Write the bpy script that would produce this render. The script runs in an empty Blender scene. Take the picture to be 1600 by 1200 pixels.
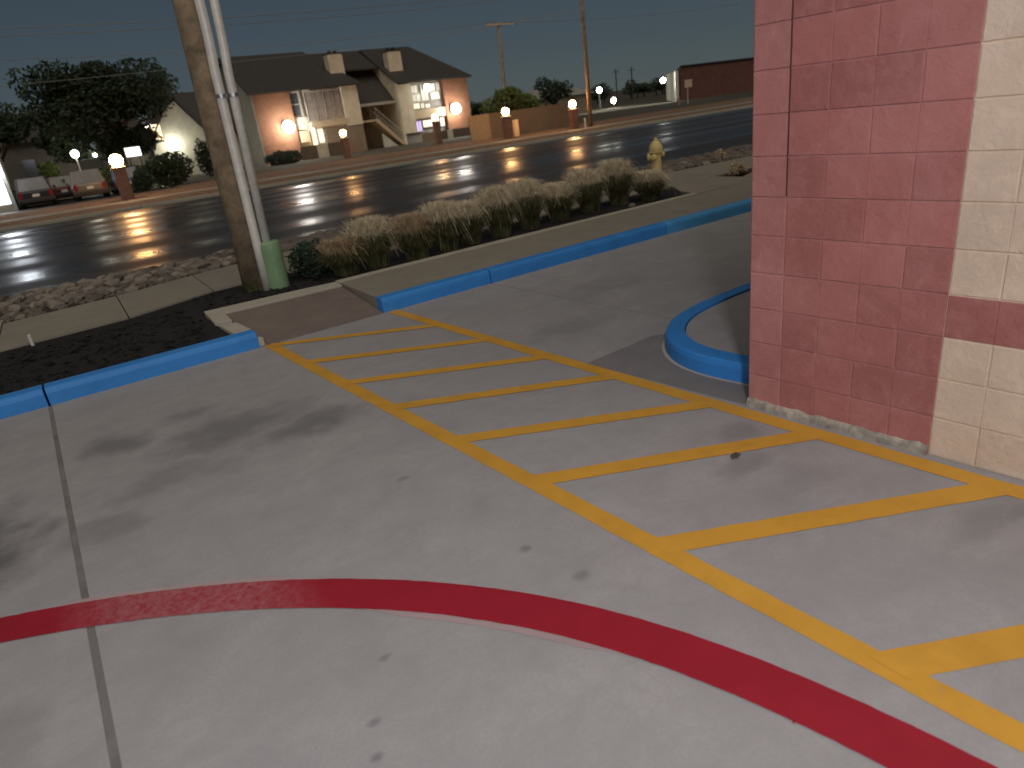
import bpy, bmesh, math, random
from mathutils import Vector, Matrix, noise
random.seed(11)
scene = bpy.context.scene
col = scene.collection

# ------------------------------------------------------------------ camera
CAM_H = 1.83
cd = bpy.data.cameras.new('camera')
cam = bpy.data.objects.new('camera', cd); col.objects.link(cam)
cd.sensor_fit = 'HORIZONTAL'; cd.sensor_width = 36.0; cd.lens = 23.834
cd.clip_start = 0.05; cd.clip_end = 5000
cam.matrix_world = Matrix.Translation((0, 0, CAM_H)) @ Matrix((
    (0.82534422, 0.30358331, -0.47607153),
    (-0.55203951, 0.25680338, -0.79328709),
    (-0.11857194, 0.9175452, 0.37954116))).to_4x4()
cd.dof.use_dof = True; cd.dof.focus_distance = 4.5; cd.dof.aperture_fstop = 2.0
scene.camera = cam

# ------------------------------------------------------------------ night sky
world = bpy.data.worlds.new('World'); scene.world = world; world.use_nodes = True
wn = world.node_tree; wn.nodes.clear()
w_out = wn.nodes.new('ShaderNodeOutputWorld'); w_bg = wn.nodes.new('ShaderNodeBackground')
w_sky = wn.nodes.new('ShaderNodeTexSky'); w_sky.sky_type = 'NISHITA'; w_sky.sun_disc = False
SUN_DIR = Vector((-0.22, -0.55, 1.0)).normalized()          # towards the light
w_sky.sun_elevation = math.asin(SUN_DIR.z); w_sky.sun_rotation = math.atan2(SUN_DIR.x, SUN_DIR.y)
w_sky.air_density = 1.0; w_sky.dust_density = 0.15; w_sky.ozone_density = 2.0
w_hsv = wn.nodes.new('ShaderNodeHueSaturation'); w_hsv.inputs['Saturation'].default_value = 0.42
w_bg.inputs['Strength'].default_value = 0.0112
wn.links.new(w_sky.outputs[0], w_hsv.inputs['Color']); w_tint = wn.nodes.new('ShaderNodeMix'); w_tint.data_type = 'RGBA'; w_tint.blend_type = 'MULTIPLY'; w_tint.inputs[0].default_value = 1.0
w_tint.inputs[7].default_value = (0.80, 1.0, 1.14, 1)
wn.links.new(w_hsv.outputs[0], w_tint.inputs[6]); wn.links.new(w_tint.outputs[2], w_bg.inputs[0])
wn.links.new(w_bg.outputs[0], w_out.inputs[0])

# ------------------------------------------------------------------ dim warm sky glow (the one sun lamp, turned far down)
sd = bpy.data.lights.new('sun', 'SUN'); sun = bpy.data.objects.new('sun', sd); col.objects.link(sun)
sd.energy = 1.1; sd.angle = math.radians(75.0); sd.color = (1.0, 0.86, 0.68)
sun.rotation_euler = SUN_DIR.to_track_quat('Z', 'Y').to_euler()

scene.view_settings.view_transform = 'Standard'; scene.view_settings.look = 'None'
scene.view_settings.exposure = 0.0; scene.view_settings.gamma = 1.0
scene.view_settings.use_curve_mapping = False
scene.cycles.use_denoising = True
scene.cycles.sample_clamp_indirect = 4.0
scene.cycles.max_bounces = 6
scene.cycles.use_light_tree = True

# ------------------------------------------------------------------ helpers
ORG = {}
def tag(o, label=None, cat=None, group=None, kind=None):
    if label: o['label'] = label
    if cat: o['category'] = cat
    if group: o['group'] = group
    if kind: o['kind'] = kind
    return o
def empty(name, loc, label=None, cat=None, group=None, kind=None):
    o = bpy.data.objects.new(name, None); col.objects.link(o)
    o.location = loc; o.empty_display_size = 0.2; ORG[o.name] = Vector(loc)
    return tag(o, label, cat, group, kind)
def link(name, me, parent=None):
    o = bpy.data.objects.new(name, me); col.objects.link(o)
    if parent is not None:
        o.parent = parent; ORG[o.name] = ORG.get(parent.name, Vector((0, 0, 0)))
    else: ORG[o.name] = Vector((0, 0, 0))
    return o
class MB:
    def __init__(s): s.v = []; s.f = []
    def add(s, vs, fs):
        b = len(s.v); s.v += [tuple(v) for v in vs]; s.f += [tuple(b + i for i in f) for f in fs]; return s
    def box(s, x0, x1, y0, y1, z0, z1):
        return s.add([(x0,y0,z0),(x1,y0,z0),(x1,y1,z0),(x0,y1,z0),(x0,y0,z1),(x1,y0,z1),(x1,y1,z1),(x0,y1,z1)],
                     [(0,3,2,1),(4,5,6,7),(0,1,5,4),(1,2,6,5),(2,3,7,6),(3,0,4,7)])
    def prism(s, pts, z0, z1):      # pts in plan, counter-clockwise
        n = len(pts); z0f = z0 if callable(z0) else (lambda p: z0); z1f = z1 if callable(z1) else (lambda p: z1)
        return s.add([(p[0],p[1],z0f(p)) for p in pts] + [(p[0],p[1],z1f(p)) for p in pts],
                     [tuple(range(n))[::-1], tuple(range(n, 2*n))] + [(i,(i+1)%n,n+(i+1)%n,n+i) for i in range(n)])
    def yprism(s, pts, y0, y1):     # pts in (x,z), extruded along y
        n = len(pts)
        return s.add([(p[0],y0,p[1]) for p in pts] + [(p[0],y1,p[1]) for p in pts],
                     [tuple(range(n)), tuple(range(n, 2*n))[::-1]] + [(i,n+i,n+(i+1)%n,(i+1)%n) for i in range(n)])
    def xprism(s, pts, x0, x1):     # pts in (y,z), extruded along x
        n = len(pts)
        return s.add([(x0,p[0],p[1]) for p in pts] + [(x1,p[0],p[1]) for p in pts],
                     [tuple(range(n))[::-1], tuple(range(n, 2*n))] + [(i,(i+1)%n,n+(i+1)%n,n+i) for i in range(n)])
    def tube(s, path, rad, seg=10, cap=True):
        P = [Vector(p) for p in path]; n = len(P); rs = rad if isinstance(rad, (list, tuple)) else [rad]*n
        vs = []
        for i, p in enumerate(P):
            d = (P[min(i+1,n-1)] - P[max(i-1,0)]).normalized()
            a = Vector((0,0,1)) if abs(d.z) < 0.9 else Vector((1,0,0))
            u = d.cross(a).normalized(); w = d.cross(u)
            for k in range(seg):
                t = 2*math.pi*k/seg; vs.append(p + (u*math.cos(t) + w*math.sin(t))*rs[i])
        fs = [(i*seg+k, i*seg+(k+1)%seg, (i+1)*seg+(k+1)%seg, (i+1)*seg+k) for i in range(n-1) for k in range(seg)]
        if cap: fs += [tuple(range(seg))[::-1], tuple((n-1)*seg+k for k in range(seg))]
        return s.add(vs, fs)
    def lathe(s, c, prof, seg=16):  # prof: (r, z) upward
        vs = [(c[0]+r*math.cos(2*math.pi*k/seg), c[1]+r*math.sin(2*math.pi*k/seg), c[2]+z) for r, z in prof for k in range(seg)]
        n = len(prof)
        fs = [(i*seg+k, i*seg+(k+1)%seg, (i+1)*seg+(k+1)%seg, (i+1)*seg+k) for i in range(n-1) for k in range(seg)]
        return s.add(vs, fs + [tuple(range(seg))[::-1], tuple((n-1)*seg+k for k in range(seg))])
    def ball(s, c, r, seg=12, rings=8, sz=1.0):
        prof = [(max(r*math.sin(math.pi*i/rings), r*0.02), -r*sz*math.cos(math.pi*i/rings)) for i in range(rings+1)]
        return s.lathe(c, prof, seg)
    def build(s, name, mat, parent=None, smooth=False, bevel=0.0, fix=True, **tags):
        o0 = ORG.get(parent.name, Vector((0,0,0))) if parent is not None else Vector((0,0,0))
        me = bpy.data.meshes.new(name)
        me.from_pydata([(v[0]-o0.x, v[1]-o0.y, v[2]-o0.z) for v in s.v], [], s.f)
        if fix or bevel:
            bm = bmesh.new(); bm.from_mesh(me)
            if fix: bmesh.ops.recalc_face_normals(bm, faces=bm.faces)
            if bevel: bmesh.ops.bevel(bm, geom=[e for e in bm.edges if e.calc_face_angle(0) > 0.5], offset=bevel, segments=2, affect='EDGES', profile=0.6)
            bm.to_mesh(me); bm.free()
        if mat is not None: me.materials.append(mat)
        if smooth:
            for p in me.polygons: p.use_smooth = True
        o = link(name, me, parent); tag(o, **tags)
        return o
def copy_tree(o, parent=None):
    c = o.copy(); col.objects.link(c); c.parent = parent
    for ch in list(o.children): copy_tree(ch, c)
    return c
def catmull(P, per=8):
    out = []; n = len(P)
    for i in range(n-1):
        p0, p1, p2, p3 = (Vector(P[max(i-1,0)]), Vector(P[i]), Vector(P[i+1]), Vector(P[min(i+2,n-1)]))
        for k in range(per):
            t = k/per
            out.append(0.5*((2*p1)+(p2-p0)*t+(2*p0-5*p1+4*p2-p3)*t*t+(3*p1-p0-3*p2+p3)*t**3))
    out.append(Vector(P[-1])); return out
def offset_path(P, d):
    out = []
    for i, p in enumerate(P):
        t = (P[min(i+1,len(P)-1)] - P[max(i-1,0)]).normalized(); out.append(p + Vector((-t.y, t.x))*d)
    return out
def strip(path, half, z, jit=0.0, mb=None):
    L, R_ = offset_path(path, half), offset_path(path, -half); n = len(path)
    mb = mb or MB()
    j = lambda: random.uniform(-jit, jit)
    vs = [(p.x+j(), p.y+j(), z) for p in L] + [(p.x+j(), p.y+j(), z) for p in R_]
    return mb.add(vs, [(n+i, n+i+1, i+1, i) for i in range(n-1)])
def densify(a, b, step):
    a, b = Vector(a), Vector(b); n = max(1, int((b-a).length/step)); return [a.lerp(b, i/n) for i in range(n+1)]

# ------------------------------------------------------------------ materials
def mat_new(name):
    m = bpy.data.materials.new(name); m.use_nodes = True; nt = m.node_tree
    b = nt.nodes['Principled BSDF']; return m, nt, b
def N(nt, t, **kw):
    n = nt.nodes.new(t)
    for k, v in kw.items():
        if k.startswith('i_'): n.inputs[k[2:].replace('_', ' ')].default_value = v
        else: setattr(n, k, v)
    return n
def ramp(nt, fac, stops):
    r = nt.nodes.new('ShaderNodeValToRGB'); e = r.color_ramp.elements
    while len(e) < len(stops): e.new(0.5)
    for k, (p, c) in enumerate(stops): e[k].position = p; e[k].color = (*c, 1) if len(c) == 3 else c
    nt.links.new(fac, r.inputs[0]); return r
def mixc(nt, fac, a, b, mode='MIX'):
    m = nt.nodes.new('ShaderNodeMix'); m.data_type = 'RGBA'; m.blend_type = mode; m.clamp_factor = True
    for s, v in ((0, fac), (6, a), (7, b)):
        if hasattr(v, 'links') or hasattr(v, 'is_linked'): nt.links.new(v, m.inputs[s])
        else: m.inputs[s].default_value = v if s == 0 else ((*v, 1) if len(v) == 3 else v)
    return m.outputs[2]
def coords(nt, scale=(1,1,1), kind='Object', loc=(0,0,0)):
    t = nt.nodes.new('ShaderNodeTexCoord'); mp = nt.nodes.new('ShaderNodeMapping')
    mp.inputs['Scale'].default_value = scale; mp.inputs['Location'].default_value = loc
    nt.links.new(t.outputs[kind], mp.inputs[0]); return mp.outputs[0]
def noise_t(nt, vec, scale, detail=4, rough=0.6, dist=0.0):
    n = N(nt, 'ShaderNodeTexNoise'); n.inputs['Scale'].default_value = scale; n.inputs['Detail'].default_value = detail
    n.inputs['Roughness'].default_value = rough; n.inputs['Distortion'].default_value = dist
    nt.links.new(vec, n.inputs['Vector']); return n.outputs['Fac']
def bump(nt, b, h, strength=0.3, dist=0.01):
    n = N(nt, 'ShaderNodeBump'); n.inputs['Strength'].default_value = strength; n.inputs['Distance'].default_value = dist
    nt.links.new(h, n.inputs['Height']); nt.links.new(n.outputs[0], b.inputs['Normal'])
def simple(name, c, rough=0.8, var=0.15, scale=6.0, metal=0.0, bstr=0.15, bdist=0.005, spec=0.5):
    m, nt, b = mat_new(name); v = coords(nt)
    f = noise_t(nt, v, scale, 5, 0.65)
    d = tuple(max(0, x*(1-2*var)) for x in c); l = tuple(min(1, x*(1+2*var)) for x in c)
    r = ramp(nt, f, [(0.3, d), (0.7, l)]); nt.links.new(r.outputs[0], b.inputs['Base Color'])
    b.inputs['Roughness'].default_value = rough; b.inputs['Metallic'].default_value = metal
    b.inputs['Specular IOR Level'].default_value = spec
    if bstr: bump(nt, b, noise_t(nt, v, scale*8, 3), bstr, bdist)
    return m
def emit(name, c, s):
    m, nt, b = mat_new(name); b.inputs['Base Color'].default_value = (0.8, 0.8, 0.8, 1)
    b.inputs['Emission Color'].default_value = (*c, 1); b.inputs['Emission Strength'].default_value = s
    return m

STAINS = [  # x, y, radius x, radius y, darkness : oil and water marks on the concrete
    (0.55,4.75,.55,.34,.55),(0.95,4.35,.42,.22,.6),(0.35,5.25,.22,.12,.4),(-.16,5.1,.26,.2,.6),(0.05,4.25,.5,.22,.35),
    (-.95,4.15,.42,.55,.85),(-.3,3.9,.28,.2,.35),(2.78,2.25,.16,.12,.35),(2.5,1.98,.2,.1,.3),(2.8,1.02,.30,.09,.32),(2.95,.96,.12,.05,.35),
    (1.27,2.17,.035,.03,.5),(1.34,1.87,.05,.035,.45),(1.13,3.17,.05,.03,.4),(2.52,1.68,.3,.14,.2),(3.3,4.5,.5,.28,.25),(4.4,5.2,.6,.3,.2),
    (.35,1.75,.03,.02,.5),(.3,1.62,.025,.02,.5),(.22,1.45,.03,.02,.4),(.5,2.0,.035,.02,.45),(-.39,1.98,.06,.1,.5),(-.7,2.5,.12,.3,.2)]
def concrete(name, base, stains=False, var=0.16, rough=0.75):
    m, nt, b = mat_new(name); v = coords(nt)
    big = noise_t(nt, v, 0.55, 4, 0.6, 0.4); mid = noise_t(nt, v, 3.2, 6, 0.7, 0.3); fine = noise_t(nt, v, 70, 3, 0.7)
    streak = noise_t(nt, coords(nt, (0.6, 5.0, 1)), 1.2, 4, 0.6, 0.6)
    c = ramp(nt, mid, [(0.25, tuple(x*(1-var) for x in base)), (0.75, tuple(min(1, x*(1+var)) for x in base))]).outputs[0]
    c = mixc(nt, ramp(nt, big, [(0.35,(0,0,0)),(0.75,(0.5,0.5,0.5))]).outputs[0], c, tuple(x*0.72 for x in base))
    c = mixc(nt, ramp(nt, streak, [(0.5,(0,0,0)),(0.8,(0.35,0.35,0.35))]).outputs[0], c, tuple(x*0.7 for x in base))
    c = mixc(nt, ramp(nt, fine, [(0.35,(0.35,0.35,0.35)),(0.6,(0,0,0))]).outputs[0], c, tuple(x*0.75 for x in base))
    mot = noise_t(nt, v, 13, 5, 0.7, 0.4)
    c = mixc(nt, ramp(nt, mot, [(0.45,(0,0,0)),(0.75,(0.5,0.5,0.5))]).outputs[0], c, tuple(x*0.80 for x in base))
    if stains:
        tc = nt.nodes.new('ShaderNodeTexCoord')
        nz = N(nt, 'ShaderNodeTexNoise'); nz.inputs['Scale'].default_value = 4.0; nz.inputs['Detail'].default_value = 5
        nt.links.new(tc.outputs['Object'], nz.inputs['Vector'])
        acc = None
        for (x, y, rx, ry, a) in STAINS:
            k = min(0.35, 0.9*min(rx, ry))
            off = N(nt, 'ShaderNodeVectorMath', operation='SUBTRACT'); off.inputs[1].default_value = (0.5, 0.5, 0.5); nt.links.new(nz.outputs['Color'], off.inputs[0])
            sc_ = N(nt, 'ShaderNodeVectorMath', operation='MULTIPLY'); sc_.inputs[1].default_value = (k*2.4, k*2.4, 0); nt.links.new(off.outputs[0], sc_.inputs[0])
            ad = N(nt, 'ShaderNodeVectorMath', operation='ADD'); nt.links.new(tc.outputs['Object'], ad.inputs[0]); nt.links.new(sc_.outputs[0], ad.inputs[1])
            mp = N(nt, 'ShaderNodeVectorMath', operation='SUBTRACT'); mp.inputs[1].default_value = (x, y, 0); nt.links.new(ad.outputs[0], mp.inputs[0])
            dv = N(nt, 'ShaderNodeVectorMath', operation='MULTIPLY'); dv.inputs[1].default_value = (1/rx, 1/ry, 0); nt.links.new(mp.outputs[0], dv.inputs[0])
            ln = N(nt, 'ShaderNodeVectorMath', operation='LENGTH'); nt.links.new(dv.outputs[0], ln.inputs[0])
            mr = N(nt, 'ShaderNodeMapRange', interpolation_type='SMOOTHSTEP'); mr.inputs['From Min'].default_value = 1.25; mr.inputs['From Max'].default_value = 0.25
            mr.inputs['To Min'].default_value = 0; mr.inputs['To Max'].default_value = a; nt.links.new(ln.outputs['Value'], mr.inputs['Value'])
            if acc is None: acc = mr.outputs[0]
            else:
                mx = N(nt, 'ShaderNodeMath', operation='MAXIMUM'); nt.links.new(acc, mx.inputs[0]); nt.links.new(mr.outputs[0], mx.inputs[1]); acc = mx.outputs[0]
        c = mixc(nt, acc, c, tuple(x*0.31 for x in base))
    nt.links.new(c, b.inputs['Base Color']); b.inputs['Roughness'].default_value = rough
    b.inputs['Specular IOR Level'].default_value = 0.3
    bump(nt, b, fine, 0.25, 0.002)
    return m
def paint(name, c, under=(0.36,0.34,0.335), wear=0.5, rough=0.6, chips=0.0):
    m, nt, b = mat_new(name); v = coords(nt)
    f = noise_t(nt, v, 45, 4, 0.75); g = noise_t(nt, v, 2.2, 4, 0.6)
    base = mixc(nt, g, tuple(x*0.84 for x in c), tuple(min(1, x*1.1) for x in c))
    w = N(nt, 'ShaderNodeMath', operation='MULTIPLY'); nt.links.new(ramp(nt, f, [(0.62,(0,0,0)),(0.78,(1,1,1))]).outputs[0], w.inputs[0]); w.inputs[1].default_value = wear
    if chips:
        ch = ramp(nt, noise_t(nt, v, 9, 6, 0.8, 0.6), [(0.66,(0,0,0)),(0.70,(chips,)*3)]).outputs[0]
        base = mixc(nt, ch, base, under); dirt = ramp(nt, noise_t(nt, v, 3.5, 5, 0.7), [(0.45,(0,0,0)),(0.8,(0.4,0.4,0.4))]).outputs[0]
        base = mixc(nt, dirt, base, tuple(x*.45 for x in c))
    nt.links.new(mixc(nt, w.outputs[0], base, under), b.inputs['Base Color']); b.inputs['Roughness'].default_value = rough
    b.inputs['Specular IOR Level'].default_value = 0.35
    bump(nt, b, noise_t(nt, v, 80, 3), 0.2, 0.002)
    return m
def block_mat(name, c, var=0.12):
    m, nt, b = mat_new(name); v = coords(nt, kind='Generated'); o = coords(nt)
    oi = nt.nodes.new('ShaderNodeObjectInfo')
    g = N(nt, 'ShaderNodeNewGeometry')
    t = ramp(nt, oi.outputs['Random'], [(0, tuple(x*(1-var) for x in c)), (1, tuple(min(1, x*(1+var)) for x in c))]).outputs[0]
    n1 = noise_t(nt, g.outputs['Position'], 3.0, 5, 0.65); n2 = noise_t(nt, g.outputs['Position'], 38, 4, 0.75)
    t = mixc(nt, ramp(nt, n1, [(0.4,(0,0,0)),(0.75,(0.35,0.35,0.35))]).outputs[0], t, tuple(x*0.72 for x in c))
    t = mixc(nt, ramp(nt, n2, [(0.6,(0,0,0)),(0.8,(0.3,0.3,0.3))]).outputs[0], t, tuple(x*0.6 for x in c))
    n3 = noise_t(nt, g.outputs['Position'], 1.6, 6, 0.7, 0.5); n4 = noise_t(nt, g.outputs['Position'], 7.5, 6, 0.75, 0.8)
    dusty = tuple(min(1, x*1.15 + .07) for x in c)
    t = mixc(nt, ramp(nt, n3, [(0.45,(0,0,0)),(0.75,(0.55,0.55,0.55))]).outputs[0], t, dusty)
    t = mixc(nt, ramp(nt, n4, [(0.50,(0,0,0)),(0.72,(0.45,0.45,0.45))]).outputs[0], t, dusty)
    nt.links.new(t, b.inputs['Base Color']); b.inputs['Roughness'].default_value = 0.85; b.inputs['Specular IOR Level'].default_value = 0.05
    bump(nt, b, noise_t(nt, g.outputs['Position'], 11, 6, 0.75), 0.65, 0.016)
    return m
def brick_mat(name, c1, c2, mortar, axis='XZ'):
    m, nt, b = mat_new(name); t = nt.nodes.new('ShaderNodeTexCoord'); sp = nt.nodes.new('ShaderNodeSeparateXYZ'); cb = nt.nodes.new('ShaderNodeCombineXYZ')
    nt.links.new(t.outputs['Object'], sp.inputs[0])
    ad = N(nt, 'ShaderNodeMath', operation='ADD'); nt.links.new(sp.outputs[0], ad.inputs[0]); nt.links.new(sp.outputs[1], ad.inputs[1])
    nt.links.new(ad.outputs[0], cb.inputs[0]); nt.links.new(sp.outputs[2], cb.inputs[1])
    br = nt.nodes.new('ShaderNodeTexBrick'); br.inputs['Scale'].default_value = 1.0; br.inputs['Brick Width'].default_value = 0.30; br.inputs['Row Height'].default_value = 0.11
    br.inputs['Mortar Size'].default_value = 0.008; br.inputs['Color1'].default_value = (*c1, 1); br.inputs['Color2'].default_value = (*c2, 1); br.inputs['Mortar'].default_value = (*mortar, 1)
    nt.links.new(cb.outputs[0], br.inputs['Vector'])
    n1 = noise_t(nt, t.outputs['Object'], 1.3, 4)
    c = mixc(nt, ramp(nt, n1, [(0.35,(0,0,0)),(0.7,(0.5,0.5,0.5))]).outputs[0], br.outputs['Color'], tuple(x*0.55 for x in c1))
    nt.links.new(c, b.inputs['Base Color']); b.inputs['Roughness'].default_value = 0.85; return m
def siding_mat(name, c, pitch=0.2):
    m, nt, b = mat_new(name); t = nt.nodes.new('ShaderNodeTexCoord'); sp = nt.nodes.new('ShaderNodeSeparateXYZ'); nt.links.new(t.outputs['Object'], sp.inputs[0])
    mo = N(nt, 'ShaderNodeMath', operation='PINGPONG'); mo.inputs[1].default_value = pitch; nt.links.new(sp.outputs[2], mo.inputs[0])
    n1 = noise_t(nt, t.outputs['Object'], 2.0, 4)
    nt.links.new(ramp(nt, n1, [(0.3, tuple(x*0.85 for x in c)), (0.7, tuple(min(1,x*1.1) for x in c))]).outputs[0], b.inputs['Base Color'])
    b.inputs['Roughness'].default_value = 0.7; bump(nt, b, mo.outputs[0], 0.6, 0.03); return m
def wet_asphalt():
    m, nt, b = mat_new('wet_asphalt'); t = nt.nodes.new('ShaderNodeTexCoord')
    o = t.outputs['Object']
    fine = noise_t(nt, o, 55, 3, 0.7); big = noise_t(nt, coords(nt, (0.12, 0.5, 1)), 1.0, 4, 0.6)
    band = N(nt, 'ShaderNodeTexNoise', noise_dimensions='3D'); band.inputs['Scale'].default_value = 1.0; band.inputs['Detail'].default_value = 0.6; band.inputs['Roughness'].default_value = 0.6
    nt.links.new(coords(nt, (0.03, 0.55, 1)), band.inputs['Vector'])
    nt.links.new(ramp(nt, big, [(0.3,(0.020,0.020,0.021)),(0.7,(0.042,0.040,0.038))]).outputs[0], b.inputs['Base Color'])
    r = ramp(nt, band.outputs['Fac'], [(0.38,(0.27,)*3),(0.50,(0.38,)*3),(0.60,(0.56,)*3)])
    nt.links.new(r.outputs[0], b.inputs['Roughness']); b.inputs['Specular IOR Level'].default_value = 0.5
    b1 = N(nt, 'ShaderNodeBump'); b1.inputs['Strength'].default_value = 0.10; b1.inputs['Distance'].default_value = 0.006
    nt.links.new(noise_t(nt, coords(nt, (0.5, 1.6, 1)), 3.0, 3, 0.6), b1.inputs['Height'])
    b2 = N(nt, 'ShaderNodeBump'); b2.inputs['Strength'].default_value = 0.25; b2.inputs['Distance'].default_value = 0.003
    nt.links.new(fine, b2.inputs['Height']); nt.links.new(b2.outputs[0], b.inputs['Normal'])
    return m
def leaf_mat(name, c, var=0.35, nscale=2.5):
    m, nt, b = mat_new(name); oi = N(nt, 'ShaderNodeNewGeometry')
    f = noise_t(nt, oi.outputs['Position'], nscale, 4, .7)
    nt.links.new(ramp(nt, f, [(0.3, tuple(x*(1-var) for x in c)), (0.7, tuple(min(1,x*(1+var)) for x in c))]).outputs[0], b.inputs['Base Color'])
    b.inputs['Roughness'].default_value = 0.6; b.inputs['Specular IOR Level'].default_value = 0.2
    return m
M = {}
M['lot'] = concrete('lot_concrete', (0.352, 0.346, 0.350), stains=True)
M['walk'] = concrete('walk_concrete', (0.29, 0.265, 0.22))
M['ramp'] = concrete('ramp_concrete', (0.21, 0.17, 0.15), var=0.25)
M['edge'] = concrete('edge_concrete', (0.46, 0.43, 0.36))
M['joint'] = simple('joint_filler', (0.17, 0.16, 0.155), 0.9, 0.12, 5)
M['yellow'] = paint('yellow_paint', (0.64, 0.34, 0.044), wear=0.4, chips=0.35)
M['red'] = paint('red_paint', (0.31, 0.013, 0.028), wear=0.06)
def worn_red():
    m, nt, b = mat_new('red_paint'); v = coords(nt); sp = nt.nodes.new('ShaderNodeSeparateXYZ'); nt.links.new(v, sp.inputs[0])
    r = ramp(nt, N(nt, 'ShaderNodeMapRange').outputs[0], [(0,(0,0,0)),(1,(1,1,1))])
    mr = [n for n in nt.nodes if n.type == 'MAP_RANGE'][0]; mr.inputs['From Min'].default_value = -.7; mr.inputs['From Max'].default_value = .75; nt.links.new(sp.outputs[0], mr.inputs['Value'])
    e = r.color_ramp.elements; e[0].position = .10; e[1].position = .30; x = e.new(.62); x.color = (.9,.9,.9,1); y = e.new(.80); y.color = (0,0,0,1)
    f = noise_t(nt, v, 30, 5, 0.8); g = noise_t(nt, v, 5, 3)
    w = N(nt, 'ShaderNodeMath', operation='MULTIPLY'); nt.links.new(r.outputs[0], w.inputs[0]); nt.links.new(ramp(nt, f, [(.38,(.12,.12,.12)),(.66,(.75,.75,.75))]).outputs[0], w.inputs[1])
    base = mixc(nt, g, (.25,.010,.022), (.34,.016,.032))
    nt.links.new(mixc(nt, w.outputs[0], base, (.40,.20,.21)), b.inputs['Base Color']); b.inputs['Roughness'].default_value = .6; b.inputs['Specular IOR Level'].default_value = .3
    return m
M['red'] = worn_red()
M['red_worn'] = paint('worn_red_paint', (0.33, 0.04, 0.055), wear=0.5)
M['red_ghost'] = paint('old_red_paint', (0.39, 0.30, 0.305), wear=1.0)
M['blue'] = paint('blue_kerb_paint', (0.045, 0.26, 0.70), wear=0.15, rough=0.5, chips=0.55)
M['blue_worn_lit'] = paint('worn_lit_blue_kerb_paint', (0.075, 0.34, 0.70), under=(0.45,0.56,0.62), wear=0.9, rough=0.55, chips=0.6)  # worn blue, also paler: lamplight on the right end is put into the colour
M['red_block'] = block_mat('red_block', (0.43, 0.172, 0.155), 0.15)
M['pink_block'] = block_mat('pink_block', (0.47, 0.205, 0.188), 0.05)
M['mortar_red'] = block_mat('red_mortar', (0.46, 0.22, 0.20), 0.02)
M['tan_block'] = block_mat('tan_block', (0.70, 0.56, 0.43), 0.04)
M['mortar_tan'] = block_mat('tan_mortar', (0.73, 0.58, 0.43), 0.02)
M['joint_red'] = simple('red_joint', (0.12, 0.045, 0.042), 0.9, 0.1)
M['footing'] = simple('footing', (0.34, 0.31, 0.26), 0.9, 0.25, 12, bstr=0.5, bdist=0.01)
M['asphalt'] = wet_asphalt()
M['mulch'] = simple('mulch', (0.011, 0.0115, 0.0115), 0.95, 0.4, 14, bstr=0.8, bdist=0.03)
M['chip'] = leaf_mat('mulch_chip', (0.016, 0.015, 0.014), 0.7)
M['soil'] = simple('soil', (0.06, 0.045, 0.033), 0.95, 0.35, 9, bstr=0.8, bdist=0.03)
M['ground'] = simple('dry_ground', (0.055, 0.048, 0.032), 0.95, 0.35, 1.2, bstr=0.6, bdist=0.05)
M['verge'] = simple('dead_grass', (0.19, 0.115, 0.07), 0.95, 0.35, 3.0, bstr=0.8, bdist=0.05)
M['stone'] = block_mat('river_stone', (0.20, 0.175, 0.15), 0.6)
M['wood_pole'] = simple('weathered_pole', (0.27, 0.205, 0.135), 0.85, 0.25, 5, bstr=0.5, bdist=0.01)
M['conduit'] = simple('conduit_grey', (0.82, 0.81, 0.76), 0.4, 0.06, 8, metal=0.1, bstr=0.05)
M['steel'] = simple('galvanised', (0.45, 0.45, 0.45), 0.4, 0.1, 8, metal=0.8, bstr=0.05)
M['green_box'] = simple('green_guard', (0.22, 0.36, 0.20), 0.5, 0.06, 5, bstr=0.05)
M['hydrant'] = simple('hydrant_yellow', (0.68, 0.55, 0.24), 0.5, 0.1, 10, bstr=0.1)
M['white'] = simple('white_paint', (0.72, 0.71, 0.68), 0.6, 0.05, 4, bstr=0.05)
M['dark'] = simple('dark_metal', (0.03, 0.03, 0.03), 0.5, 0.1, 5, bstr=0.05)
M['plume'] = leaf_mat('grass_plume', (0.72, 0.56, 0.40), 0.6, 14)
M['plume2'] = leaf_mat('grass_straw', (0.42, 0.32, 0.20), 0.6, 14)
M['blade'] = leaf_mat('grass_blade', (0.085, 0.085, 0.038), 0.7, 9)
M['shrub'] = leaf_mat('shrub_leaf', (0.03, 0.055, 0.035), 0.5)
M['oak'] = leaf_mat('oak_leaf', (0.032, 0.048, 0.026), 0.5)
M['bright_leaf'] = leaf_mat('bright_leaf', (0.10, 0.14, 0.04), 0.4)
M['bark'] = simple('bark', (0.09, 0.07, 0.05), 0.95, 0.3, 6, bstr=0.6, bdist=0.02)
M['brick'] = brick_mat('orange_brick', (0.27, 0.11, 0.05), (0.19, 0.075, 0.035), (0.27, 0.21, 0.15))
M['brick_red'] = brick_mat('dark_red_brick', (0.20, 0.07, 0.05), (0.15, 0.05, 0.04), (0.2, 0.16, 0.14))
M['brick_pillar'] = brick_mat('pillar_brick', (0.30, 0.14, 0.09), (0.22, 0.10, 0.06), (0.3, 0.25, 0.2))
M['siding'] = siding_mat('cream_siding', (0.78, 0.72, 0.56))
M['siding_white'] = siding_mat('white_siding', (0.60, 0.60, 0.52))
M['siding_grey'] = siding_mat('grey_siding', (0.30, 0.29, 0.26))
M['cream'] = simple('cream_trim', (0.62, 0.50, 0.34), 0.7, 0.06)
M['shingle'] = siding_mat('dark_shingle', (0.05, 0.045, 0.042), 0.16)
M['fence'] = siding_mat('fence_wood', (0.13, 0.105, 0.08), 0.1)
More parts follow.
